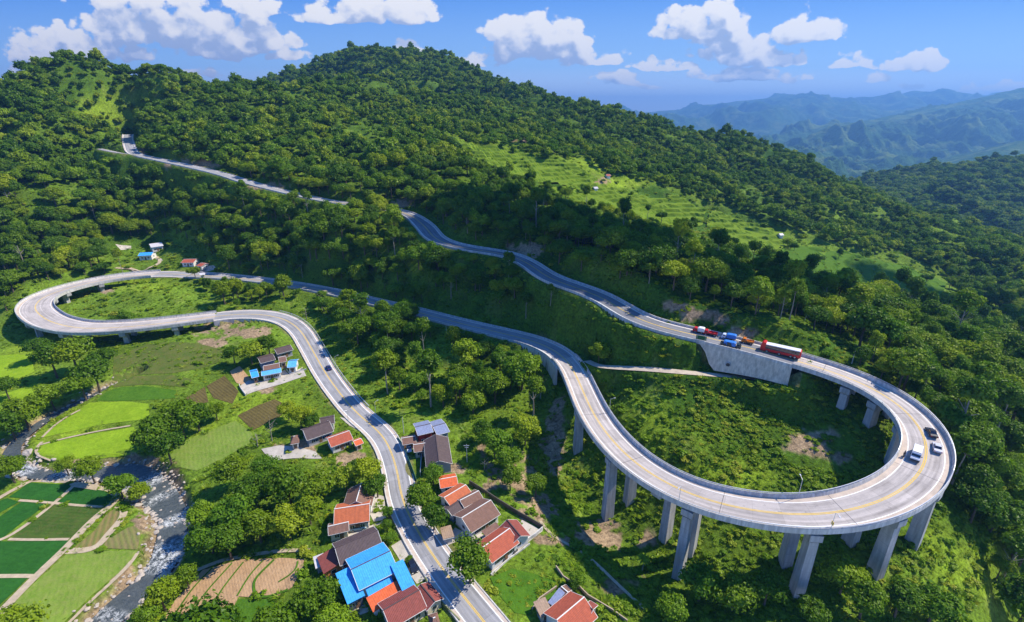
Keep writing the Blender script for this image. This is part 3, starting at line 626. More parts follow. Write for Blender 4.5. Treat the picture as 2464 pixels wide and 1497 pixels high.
    for sg in (-1, 1):
        wall(lowseg, 'abutment_wall', 'pale concrete abutment wall at the near end of the low viaduct, %s side' % ('field' if sg < 0 else 'hill'), (lambda h, sg=sg: sg*(h+0.4)), -0.05, (lambda i, n, x, y: float(H([x], [y])[0])-0.8-0.15*i), PARA, 0.02)
    seg2 = main[ms[0]-14:ms[0]+3]
    wall(seg2, 'abutment_wall', 'tall pale concrete wing wall at the left end of the big viaduct', (lambda h: (h+0.5)), -0.2, (lambda i, n, x, y: seg2[i, 2]-1.5-6.5*i/n), PARA, 0.10)
    wall(seg2, 'abutment_wall', 'pale concrete wing wall on the inner side of the big viaduct end', (lambda h: -(h+0.5)), -0.2, (lambda i, n, x, y: seg2[i, 2]-1.5-3.0*i/n), PARA, 0.10)
    us, ue = P(1460,722,z=36.3), P(1570,782,z=35.4)
    ks = int(((g2[:, 0]-us[0])**2+(g2[:, 1]-us[1])**2).argmin()); ke = int(((g2[:, 0]-ue[0])**2+(g2[:, 1]-ue[1])**2).argmin()); a_, b_ = sorted((ks, ke)); seg3 = g2[a_:b_+1]
    wall(seg3, 'retaining_wall', 'low pale retaining wall on the bend of the upper road', (lambda h: -(h+0.45)), -0.1, (lambda i, n, x, y: seg3[i, 2]-0.4-1.6*math.sin(math.pi*i/(n-1))), PARA, 0.12)
# ---------------- mountains far off and the air ----------------
def build_mountains():
    def fn(n, tc, b):
        g = n.new('ShaderNodeNewGeometry').outputs['Position']
        f = n.noise(g, 0.016, 8, 0.68); f2 = n.noise(g, 0.0032, 4, 0.6)
        bn = n.new('ShaderNodeBump'); bn.inputs['Strength'].default_value = 1.0; bn.inputs['Distance'].default_value = 26.0
        n.l.new(f, bn.inputs['Height']); n.l.new(bn.outputs[0], b.inputs['Normal'])
        c1 = n.mix(n.rng(f, 0.35, 0.65), (0.022, 0.07, 0.018), (0.07, 0.15, 0.022))
        return n.mix(n.rng(f2, 0.50, 0.60, 0, 0.85), c1, (0.15, 0.21, 0.04))
    m = material('far_forest', fn=fn, rough=1.0, spec=0.05)
    def ridge(label, crest, base, front, back, amp, sc_, seed, n=420, k=130, tree=0.0):
        cp_ = np.array([P(u, v, Y=Y) for u, v, Y in crest]); s = np.linspace(0, 1, n)
        d = np.concatenate([[0], np.cumsum(np.hypot(*np.diff(cp_[:, :2], axis=0).T))]); d /= d[-1]
        C = np.stack([np.interp(s, d, cp_[:, i]) for i in range(3)], 1)
        for _ in range(3): C[1:-1] = 0.25*C[:-2]+0.5*C[1:-1]+0.25*C[2:]
        t = np.concatenate([-np.linspace(1, 0, int(k*0.75))[:-1], np.linspace(0, 1, int(k*0.25))])
        S_, T = np.meshgrid(np.arange(n), t)
        X = C[S_, 0]; Y = C[S_, 1]+np.where(T < 0, T*front, T*back); X = X+T*0.15*front
        prof = (1-np.abs(T))**1.15
        Z = base+(C[S_, 2]-base)*prof
        rg = fbm(X.ravel(), Y.ravel()*0.45, sc_, 6, seed, True).reshape(X.shape)
        Z = Z+amp*rg*np.clip(np.abs(T)*5, 0.12, 1)*np.clip((1-np.abs(T))*3, 0, 1)
        Z = Z+0.42*amp*fbm(X.ravel(), Y.ravel()*0.6, sc_*0.27, 4, seed+9, True).reshape(X.shape)*np.clip(np.abs(T)*4, 0.10, 1)*np.clip((1-np.abs(T))*3, 0, 1)
        if tree: Z = Z+tree*fbm(X.ravel(), Y.ravel(), 14, 3, seed+5).reshape(X.shape)
        i = np.arange(n*len(t)).reshape(len(t), n)
        Fq = np.stack([i[:-1, :-1], i[:-1, 1:], i[1:, 1:], i[1:, :-1]], -1).reshape(-1, 4)
        o = fast_mesh('mountain', np.stack([X, Y, Z], -1).reshape(-1, 3), Fq, m, smooth=True); tag(o, label, None, None, 'structure'); return np.stack([X, Y, Z], -1).reshape(-1, 3)
    FAR_HILL.append(ridge('nearer green hill at the right edge', [(1930,560,1000),(2040,510,1080),(2130,470,1150),(2230,435,1250),(2330,405,1300),(2400,398,1300),(2500,385,1320),(2800,350,1350)], -150, 560, 500, 40, 190, 41, 560, 220, 5))
    ridge('shaded blue ridge behind the nearer green hill', [(u, v, Y*1.25) for u, v, Y in ((1900,540,2500),(2060,480,2600),(2150,455,2700),(2250,412,2850),(2340,378,3000),(2420,352,3100),(2560,320,3200),(2800,300,3300))], -400, 1100, 1200, 40, 520, 43, 300, 90)
    ridge('long green and blue mountain descending from the right', [(u, v, Y*1.35) for u, v, Y in ((1600,420,4100),(1780,352,4400),(1850,345,4500),(1960,325,4700),(2080,292,4900),(2140,282,5000),(2200,275,5100),(2300,252,5200),(2400,226,5300),(2464,212,5400),(2560,205,5400),(2900,190,5600))], -460, 3400, 2200, 230, 700, 47, 520, 220)
    ridge('farthest blue mountain range along the horizon', [(u, v, Y*2.0) for u, v, Y in ((900,285,7500),(1300,282,7500),(1480,276,7400),(1540,271,7300),(1640,262,7200),(1700,255,7000),(1760,246,7000),(1870,237,7000),(1930,243,7000),(2000,241,7000),(2080,245,7000),(2150,235,6900),(2195,219,6800),(2230,222,6800),(2290,219,6800),(2350,230,6800),(2500,236,6800),(2900,225,6800))], -480, 6500, 3000, 380, 1900, 53, 520, 160)
def build_haze():
    m = MB(); m.box((0, 10300, 70), (62000, 21400, 1160)); 
    mt = bpy.data.materials.new('haze'); mt.use_nodes = True; n = mt.node_tree; n.nodes.clear()
    out = n.nodes.new('ShaderNodeOutputMaterial'); v = n.nodes.new('ShaderNodeVolumePrincipled'); n.links.new(v.outputs[0], out.inputs['Volume'])
    v.inputs['Color'].default_value = (0.20, 0.48, 1.0, 1); v.inputs['Density'].default_value = HAZE_D; v.inputs['Anisotropy'].default_value = 0.35
    o = m.build('haze', mt); fix_normals(o); tag(o, 'thin blue haze over the valley', None, None, 'stuff')
def build_clouds():
    """two cumulus clouds out of view: one read off its shadow on the wooded ridge and the upper road, the farther one added to darken the lower terraces"""
    mt = material('cloud_white', (0.85, 0.86, 0.88), rough=1.0, spec=0.0, var=0.03)
    for (cx, cy, ang, L, W, hz, lab) in ((40, 262, R(-34), 128, 44, 900, 'long white cumulus cloud high over the slope, nearer one'), (345, 330, R(-50), 90, 34, 980, 'unseen cumulus cloud added to shade the lower right-hand terraces')):
        k = (hz-40)/S[2]; ox, oy = cx+S[0]*k, cy+S[1]*k; bm = bmesh.new(); g = random.Random(int(cx))
        for i in range(26):
            a = g.uniform(-1, 1); b = g.uniform(-1, 1)*math.sqrt(max(0.05, 1-a*a)); x = a*L*0.85; y = b*W*0.7; r = g.uniform(0.55, 1.0)*W*(1-0.45*abs(a))
            mm = Matrix.Translation((ox+x*math.cos(ang)-y*math.sin(ang), oy+x*math.sin(ang)+y*math.cos(ang), hz+g.uniform(0, 0.3)*W)) @ Matrix.Diagonal((1, 1, 0.7, 1))
            bmesh.ops.create_icosphere(bm, subdivisions=3, radius=r, matrix=mm)
        P_ = np.array([q.co[:] for q in bm.verts]); nz = fbm(P_[:, 0]+P_[:, 2], P_[:, 1]-P_[:, 2], 22, 3, 71)
        for q, w in zip(bm.verts, nz): q.co += q.normal*0+Vector((w*9, w*7, w*8))
        me = bpy.data.meshes.new('cloud'); bm.to_mesh(me); bm.free(); me.materials.append(mt); me.polygons.foreach_set('use_smooth', [True]*len(me.polygons)); o = bpy.data.objects.new('cloud', me); COL.objects.link(o); tag(o, lab, 'cloud')
HAZE_D = 0.00011

# ---------------- trees ----------------
def leaf_mat(name, dark, light, hue=(0.12, 0.17, 0.012)):
    m = bpy.data.materials.new(name); m.use_nodes = True; n = NT(m.node_tree); m.node_tree.nodes.clear()
    out = n.new('ShaderNodeOutputMaterial'); oi = n.new('ShaderNodeObjectInfo').outputs['Random']
    g = n.new('ShaderNodeNewGeometry'); isl = g.outputs['Random Per Island']; tc = n.new('ShaderNodeTexCoord').outputs['Object']
    f = n.noise(tc, 0.55, 2, 0.5); wp = n.noise(g.outputs['Position'], 0.02, 2, 0.5)
    k = n.m('ADD', n.m('MULTIPLY', isl, 0.30), n.m('MULTIPLY', n.rng(f, 0.3, 0.7), 0.25))
    k = n.m('ADD', k, n.m('MULTIPLY', oi, 0.45), None, True)
    c = n.mix(k, dark, light)
    c = n.mix(n.m('MULTIPLY', n.rng(oi, 0.35, 0.95), n.rng(wp, 0.42, 0.60, 0.12, 1.0)), c, hue)
    d = n.new('ShaderNodeBsdfDiffuse'); t = n.new('ShaderNodeBsdfTranslucent'); gl = n.new('ShaderNodeBsdfGlossy'); gl.inputs['Roughness'].default_value = 0.45; gl.inputs['Color'].default_value = (1, 1, 1, 1)
    n.l.new(c, d.inputs[0]); n.l.new(n.mix(1.0, c, (1.3, 1.5, 0.5, 1), 'MULTIPLY'), t.inputs[0])
    a = n.new('ShaderNodeMixShader'); a.inputs[0].default_value = 0.25; n.l.new(d.outputs[0], a.inputs[1]); n.l.new(t.outputs[0], a.inputs[2])
    b = n.new('ShaderNodeMixShader'); b.inputs[0].default_value = 0.012; n.l.new(a.outputs[0], b.inputs[1]); n.l.new(gl.outputs[0], b.inputs[2])
    n.l.new(b.outputs[0], out.inputs[0]); return m
LEAF = leaf_mat('dark_leaves', (0.024, 0.088, 0.004), (0.158, 0.272, 0.006), (0.275, 0.34, 0.008))
LEAFB = leaf_mat('bright_leaves', (0.055, 0.15, 0.006), (0.21, 0.34, 0.010), (0.30, 0.36, 0.015))
LEAFY = leaf_mat('yellowish_leaves', (0.10, 0.13, 0.02), (0.26, 0.26, 0.05), (0.3, 0.26, 0.06))
LEAFG = leaf_mat('scrub_leaves', (0.085, 0.185, 0.006), (0.25, 0.37, 0.012), (0.34, 0.36, 0.03))
BARK = material('bark', (0.13, 0.10, 0.07), var=0.3, scale=3)
PALE = material('pale_bark', (0.30, 0.27, 0.22), var=0.25, scale=2)
def crown_arrays(r, seed, lobes, nq, size, spread=(1.0, 1.0, 0.78), core=True, lift=0.0, droop=0.55):
    """leaf clumps spread over several lobes of an uneven crown"""
    g = np.random.default_rng(seed); V = []; Fq = []; nb = 0
    L = []
    for i in range(lobes):
        a = 2*math.pi*(i*0.618+g.random()*0.15); el = g.uniform(-0.35, 1.0); rad = g.uniform(0.35, 0.72) if i else 0.0
        L.append((np.array([math.cos(a)*math.sqrt(max(0, 1-max(el, 0)**2))*rad*spread[0], math.sin(a)*math.sqrt(max(0, 1-max(el, 0)**2))*rad*spread[1], el*rad*spread[2]+lift])*r, r*g.uniform(0.30, 0.52)*(1.15 if i == 0 else 1)))
    per = max(8, nq//lobes)
    for c_, lr in L:
        d = g.normal(size=(per, 3)); d /= np.linalg.norm(d, axis=1)[:, None]; d[:, 2] = np.where(d[:, 2] < -droop, -d[:, 2], d[:, 2])
        p = c_+d*lr*np.clip(g.normal(0.93, 0.13, (per, 1)), 0.55, 1.35)*np.array([1, 1, 0.82])
        nrm = d+g.normal(size=(per, 3))*0.42; nrm[:, 2] += 0.25; nrm /= np.linalg.norm(nrm, axis=1)[:, None]
        h = np.cross(nrm, g.normal(size=(per, 3))); h /= np.linalg.norm(h, axis=1)[:, None]+1e-9; w = np.cross(nrm, h)
        s = size*g.uniform(0.5, 1.4, (per, 1)); e = g.uniform(0.55, 0.95, (per, 1)); bend = nrm*s*0.22
        q = np.stack([p-h*s-bend, p-w*s*e, p+h*s-bend, p+w*s*e], 1).reshape(-1, 3)
        V.append(q); Fq.append(np.arange(per*4).reshape(-1, 4)+nb); nb += per*4
        if core:
            # inner mass of the lobe: a rough low ball
            nu, nv = 7, 4; vs = [c_+np.array([0, 0, -lr*0.5])]
            for j in range(1, nv):
                for i_ in range(nu):
                    ph = math.pi*j/nv; th = 2*math.pi*(i_+0.5*(j % 2))/nu; rr_ = lr*0.66*g.uniform(0.8, 1.1)
                    vs.append(c_+np.array([math.sin(ph)*math.cos(th)*rr_, math.sin(ph)*math.sin(th)*rr_, -math.cos(ph)*rr_*0.8]))
            vs.append(c_+np.array([0, 0, lr*0.52])); vs = np.array(vs); fq = []
            for i_ in range(nu):
                fq.append((0, 1+(i_+1) % nu, 1+i_, 0))
                for j in range(nv-2): a_ = 1+j*nu; fq.append((a_+i_, a_+(i_+1) % nu, a_+nu+(i_+1) % nu, a_+nu+i_))
                a_ = 1+(nv-2)*nu; fq.append((a_+i_, a_+(i_+1) % nu, len(vs)-1, len(vs)-1))
            V.append(vs); Fq.append(np.array(fq)+nb); nb += len(vs)
    return np.concatenate(V), np.concatenate(Fq)
def poly_mesh(name, V, Fq, mat):
    me = bpy.data.meshes.new(name)
    fs = [tuple(dict.fromkeys(map(int, q))) for q in Fq]; me.from_pydata(V.tolist(), [], fs); me.materials.append(mat); me.update(); return me
def trunk_mesh(h, r, crown_r, seed, limbs=5, mat=None, lean=0.05):
    g = random.Random(seed); m = MB(); top = Vector((g.uniform(-1, 1)*lean*h, g.uniform(-1, 1)*lean*h, h)); mid_ = top*0.5+Vector((g.uniform(-.2, .2), g.uniform(-.2, .2), 0))
    m.tube((0, 0, -0.8), mid_, r, r*0.72, 7); m.tube(mid_, top, r*0.72, r*0.4, 6)
    for i in range(limbs):
        a = 2*math.pi*i/limbs+g.random(); st = mid_.lerp(top, g.uniform(0.2, 1)); e = st+Vector((math.cos(a)*crown_r*0.6, math.sin(a)*crown_r*0.6, crown_r*g.uniform(0.3, 0.8)))
        m.tube(st, e, r*0.34, r*0.12, 5)
    me = bpy.data.meshes.new('trunk'); me.from_pydata(m.v, [], m.f); me.materials.append(mat or BARK); me.update(); return me
# kinds: each gives (trunk mesh, crown mesh, crown centre height, crown radius); unit trees about 10 m wide
KINDS = {}
def make_kinds():
    for i in range(4): KINDS['round%d' % i] = (trunk_mesh(5.5, 0.34, 4.5, 10+i), crown_arrays(5.0, 100+i, 15, 2600, 0.31, (1, 1, 0.72)), 6.2, 5.0, LEAF)
    for i in range(3): KINDS['bright%d' % i] = (trunk_mesh(5.0, 0.30, 4.2, 20+i), crown_arrays(4.8, 200+i, 13, 2300, 0.31, (1, 1, 0.80)), 5.8, 4.8, LEAFB)
    for i in range(3): KINDS['tall%d' % i] = (trunk_mesh(11.0, 0.30, 3.5, 30+i, 6, PALE), crown_arrays(4.2, 300+i, 12, 1300, 0.36, (0.95, 0.95, 1.0), True), 12.5, 4.2, LEAF)
    for i in range(2): KINDS['oval%d' % i] = (trunk_mesh(6.5, 0.28, 3.4, 60+i), crown_arrays(4.4, 500+i, 12, 1900, 0.30, (0.85, 0.85, 1.15)), 7.6, 3.9, (LEAF, LEAFB)[i])
    for i in range(2): KINDS['wide%d' % i] = (trunk_mesh(6.0, 0.42, 6.0, 40+i, 7), crown_arrays(6.4, 400+i, 20, 3400, 0.33, (1, 1, 0.55)), 6.6, 6.4, LEAF)
    for k, (t, (V, Fq), ch, cr, lm) in list(KINDS.items()):
        KINDS[k] = (t, poly_mesh('crown', V, Fq, lm), ch, cr)
def make_tree(kind, x, y, z, s, rz, label, cat='tree', group=None, name='broadleaf_tree', sq=1.0):
    t, c_, ch, cr = KINDS[kind]; root = thing(name, label, cat, (x, y, z), rz, group); root.scale = (s, s, s*sq)
    for nm, me in (('trunk', t), ('crown', c_)):
        o = bpy.data.objects.new(nm, me); COL.objects.link(o); o.parent = root
        if nm == 'crown': o.location = (0, 0, ch)
    return root
def scatter(name, label, P_, rz, scl, idx, meshes, kind='stuff'):
    """one object: instances of a few meshes on the given points"""
    src = []
    for i, me in enumerate(meshes):
        o = bpy.data.objects.new('source_'+str(i), me); src.append(o)
    me = bpy.data.meshes.new(name); me.vertices.add(len(P_)); me.vertices.foreach_set('co', np.asarray(P_, np.float32).ravel())
    def attr(nm, ty, d, key='value'): a = me.attributes.new(nm, ty, 'POINT'); a.data.foreach_set(key, np.asarray(d).ravel())
    attr('rot', 'FLOAT_VECTOR', np.stack([0*rz, 0*rz, rz], 1).astype(np.float32), 'vector'); attr('scl', 'FLOAT_VECTOR', np.asarray(scl, np.float32), 'vector'); attr('idx', 'INT', np.asarray(idx, np.int32))
    o = bpy.data.objects.new(name, me); COL.objects.link(o)
    ng = bpy.data.node_groups.new(name, 'GeometryNodeTree'); ng.interface.new_socket('Geometry', in_out='INPUT', socket_type='NodeSocketGeometry'); ng.interface.new_socket('Geometry', in_out='OUTPUT', socket_type='NodeSocketGeometry')
    n = ng.nodes; l = ng.links; gi = n.new('NodeGroupInput'); go = n.new('NodeGroupOutput')
    jn = n.new('GeometryNodeJoinGeometry')
    for s_ in reversed(src):
        oi = n.new('GeometryNodeObjectInfo'); oi.inputs['Object'].default_value = s_; oi.inputs['As Instance'].default_value = True; l.new(oi.outputs['Geometry'], jn.inputs[0])
    ip = n.new('GeometryNodeInstanceOnPoints'); l.new(gi.outputs[0], ip.inputs['Points']); l.new(jn.outputs[0], ip.inputs['Instance']); ip.inputs['Pick Instance'].default_value = True
    def na(nm, ty, sock):
        a = n.new('GeometryNodeInputNamedAttribute'); a.data_type = ty; a.inputs[0].default_value = nm
        l.new([q for q in a.outputs if q.enabled][0], sock)
    na('idx', 'INT', ip.inputs['Instance Index']); na('scl', 'FLOAT_VECTOR', ip.inputs['Scale'])
    a = n.new('GeometryNodeInputNamedAttribute'); a.data_type = 'FLOAT_VECTOR'; a.inputs[0].default_value = 'rot'; e2r = n.new('FunctionNodeEulerToRotation'); l.new([q for q in a.outputs if q.enabled][0], e2r.inputs[0]); l.new(e2r.outputs[0], ip.inputs['Rotation'])
    l.new(ip.outputs[0], go.inputs[0]); md = o.modifiers.new('scatter', 'NODES'); md.node_group = ng
    return tag(o, label, None, None, kind)

OPEN = [[(0,735),(60,800),(480,800),(590,775),(690,775),(740,860),(900,1050),(960,1200),(1060,1400),(1200,1560),(-400,1560),(-400,735)],
 [(930,985),(1100,985),(1120,1120),(1290,1230),(1500,1560),(1100,1560),(960,1200)],
 [(1380,880),(1660,880),(1900,900),(2100,960),(2230,1050),(2290,1220),(2480,1600),(1400,1600),(1290,1230),(1340,1130),(1330,1000)],
 [(1320,790),(1370,740),(1450,710),(1650,800),(1680,890),(1440,870),(1330,830)],
 [(60,690),(430,640),(540,740),(400,780),(80,790)],
 [(1040,312),(1200,322),(1400,392),(1600,452),(1850,528),(2000,588),(2280,660),(2320,740),(2050,735),(1780,640),(1600,565),(1500,535),(1370,475),(1230,430),(1120,395)],
 [(250,575),(420,570),(560,640),(460,665),(240,650)],
 [(1140,1000),(1340,930),(1330,1130),(1290,1230),(1110,1130)],
 [(1540,770),(1500,690),(1600,700),(1700,740),(1860,800),(1910,850),(1700,800)]]
def fit_clear(x, y, z, s, ch, cr, keepv):
    """true where a tree would stand in front of something the photograph shows clear"""
    u, v, d = proj(x, y, z+ch*s); hw = cr*s*F/d*0.92; u0, vb, _ = proj(x, y, z); vt = v-cr*s*0.72*F/d*0.9
    bad = np.zeros(len(x), bool)
    for i in range(0, len(x), 4000):
        k = slice(i, i+4000)
        hit = (np.abs(u[k, None]-keepv[None, :, 0]) < hw[k, None]) & (keepv[None, :, 1] > vt[k, None]) & (keepv[None, :, 1] < vb[k, None]) & (keepv[None, :, 2] > y[k, None]-2)
        bad[k] = hit.any(1)
    return bad
KEEP_EXTRA = []     # (u, v, Y) of houses and other things to keep in view
def build_forest():
    make_kinds()
    kv = []
    for r, sel in ((low, None), (main, None), (spur, None)):
        t, nr = frames(r)
        for f in (-1.05, -0.4, 0.3, 1.0):
            q = r[:, :2]+nr*(r[:, 3:4]/2*f); u, v, d = proj(q[:, 0], q[:, 1], r[:, 2]+0.3); ok = np.ones(len(r), bool)
            if r is main:
                ok &= ~((u > 560) & (u < 1120) & (v > 660) & (q[:, 1] > 190) & ((np.arange(len(r))//6) % 4 > 0))
                ok &= ~((u > 840) & (u < 960) & (v < 520))
                ok &= ~((u > 300) & (u < 840) & (v < 505) & (np.arange(len(r)) % 5 > 0))
            kv.append(np.stack([u, v, q[:, 1]], 1)[ok])
    ring = [P(u, v, z=z) for u, v, z in ()]
    kv = np.concatenate(kv+([np.array(KEEP_EXTRA, float)] if KEEP_EXTRA else []))
    g = np.random.default_rng(5)
    # candidates on a jittered grid, sparser with distance
    xs, ys = [], []
    for y0, y1, st in ((62, 260, 6.4), (260, 480, 6.2), (480, 800, 6.3), (800, 1450, 8.6)):
        yy = np.arange(y0, y1, st); wmax = y1*1.25+60
        xx = np.arange(-wmax, wmax, st); A, B = np.meshgrid(xx, yy); A = A+g.uniform(-.42, .42, A.shape)*st; B = B+g.uniform(-.42, .42, B.shape)*st
        xs.append(A.ravel()); ys.append(B.ravel())
    x = np.concatenate(xs); y = np.concatenate(ys)
    m = np.abs(x) < y*1.18+60; x, y = x[m], y[m]
    z = H(x, y); u, v, d = proj(x, y, z)
    ok = (u > -160) & (u < 2640) & (v < 1640) & (v > -50)
    op = np.zeros(len(x), bool)
    strips = (np.abs(fbm(x, y, 30, 2, 97)) < 0.010) | (g.random(len(x)) < 0.006)
    for i_, p_ in enumerate(OPEN): op |= inpoly(u, v, p_) & (y < 520) & ~(strips & (i_ == 5))
    op &= ~((y > 500))
    n1 = fbm(x, y, 38, 3, 77); thin = (n1 > np.where(y > 400, 0.24, 0.30)) & (g.random(len(x)) < 0.78) & (y < 1100) & ~((u < 480) & (v < 330)) & ~((u > 250) & (u < 1350) & (v > 470) & (v < 780))
    ok &= ~op & ~thin
    for r in ROADS:
        dr, jr = near_path(x, y, r, 20); hidden = (r is main) & (u > 560) & (u < 1120) & (v > 640) & (y > 190); ok &= ~(dr < r[jr, 3]/2+np.where(hidden, 2.8, 4.2))
        if r is low: ok &= ~((dr < r[jr, 3]/2+13) & (x > r[jr, 0]))
    x, y, z, u, v, d = (q[ok] for q in (x, y, z, u, v, d))
    tall = fbm(x, y, 60, 2, 83)
    s = np.clip(g.lognormal(-0.10, 0.28, len(x)), 0.45, 1.6)*np.where(y > 480, 0.84, 0.97)
    s = np.where(y > 800, s*1.25, s); s = np.where((x > -20) & (y > 285) & (y < 420), s*0.80, s)
    # trees by the roads shrink or go when they would hide them
    bad = fit_clear(x, y, z, s, 6.2, 5.2, kv) & (y < 560)
    s2 = np.where(bad, s*0.5, s); bad2 = fit_clear(x, y, z, s2, 6.2, 5.2, kv) & (y < 560)
    ok = ~bad2; x, y, z, u, v, d, s, tall = (q[ok] for q in (x, y, z, u, v, d, s2, tall))
    rz = g.uniform(0, 6.28, len(x)); kinds = list(KINDS)
    names = ['round0', 'round1', 'round2', 'round3', 'bright0', 'bright1', 'bright2', 'tall0', 'tall1', 'tall2', 'wide0', 'wide1', 'oval0', 'oval1']
    pr = np.tile([.15, .15, .15, .15, .085, .085, .085, .015, .015, .015, .05, .05, .10, .07], (len(x), 1))
    lushy = fbm(x, y, 55, 3, 91) > 0.12; pr[lushy, 4:7] = 0.2; pr[lushy, 7:12] = 0.01
    dark = (x > 0) & (y < 420); pr[dark, 4:7] = 0.012; pr[dark, 7:10] = 0.04
    pr /= pr.sum(1)[:, None]; ki = (g.random((len(x), 1)) > np.cumsum(pr, 1)).sum(1).clip(0, 13)
    sz = s*np.array([KINDS[names[k]][3] for k in ki])/d*F       # half width in frame pixels
    vis = (u > 0) & (u < 2464) & (v > 60) & (v < 1520)
    order = np.argsort(-np.where(vis, sz, 0)); hero = order[:N_HERO]
    hm = np.zeros(len(x), bool); hm[hero] = True
    HERO.extend([(names[ki[i]], x[i], y[i], z[i], s[i], rz[i], u[i], v[i]) for i in hero])
    # the rest as one wood: near trees with trunks, far crowns only
    def simp(V, Fq, mt): return poly_mesh('clump', V, Fq, mt)
    def joined(kn):
        t, c_, ch, cr = KINDS[kn]; me = bpy.data.meshes.new('tree_mass'); tv = [q.co[:] for q in t.vertices]; cv = [(q.co[0], q.co[1], q.co[2]+ch) for q in c_.vertices]
        f = [tuple(p.vertices) for p in t.polygons]+[tuple(i+len(tv) for i in p.vertices) for p in c_.polygons]
        me.from_pydata(tv+cv, [], f); me.materials.append(t.materials[0]); me.materials.append(c_.materials[0])
        me.polygons.foreach_set('material_index', [0]*len(t.polygons)+[1]*len(c_.polygons)); me.update(); return me
    near = (~hm) & (y < 400); far = (~hm) & (y >= 400)
    print('TREES', len(x), 'near', near.sum(), 'far', far.sum())
    scl = np.stack([s*g.uniform(.8, 1.2, len(s)), s*g.uniform(.8, 1.2, len(s)), s*g.uniform(0.8, 1.35, len(s))], 1)
    scatter('forest', 'dense green woodland covering the slopes between and above the roads', np.stack([x, y, z], 1)[near], rz[near], scl[near], ki[near], [joined(k) for k in names])
    lo = []
    for i in range(8):
        V, Fq = crown_arrays(5.2, 600+i, 10, 420, 0.56, (1, 1, 0.8)); V = V+np.array([0, 0, 5.0]); lo.append(simp(V, Fq, LEAFB if i > 5 else LEAF))
    L4 = FAR_HILL[0]; a4 = L4[g.choice(len(L4), 15000, replace=False)]; u4, v4, d4 = proj(a4[:, 0], a4[:, 1], a4[:, 2]); a4 = a4[(u4 < 2600) & (a4[:, 2] > -140)]; s4 = np.clip(g.lognormal(0.1, 0.3, len(a4)), 0.6, 2.0)
    scatter('forest', 'dark woodland covering the nearer hill at the right edge', a4, g.uniform(0, 6.28, len(a4)), np.stack([s4*1.2, s4*1.2, s4], 1), g.integers(0, 8, len(a4)), lo)
    kf = np.where(ki == 13, g.integers(6, 8, len(x)), np.where(ki >= 7, g.integers(0, 6, len(x)), np.where(ki >= 4, g.integers(6, 8, len(x)), g.integers(0, 6, len(x)))))
    scatter('forest', 'distant woodland on the main hill and its peak', np.stack([x, y, z], 1)[far], rz[far], scl[far], kf[far], lo)
HERO = []; N_HERO = 195; FAR_HILL = []
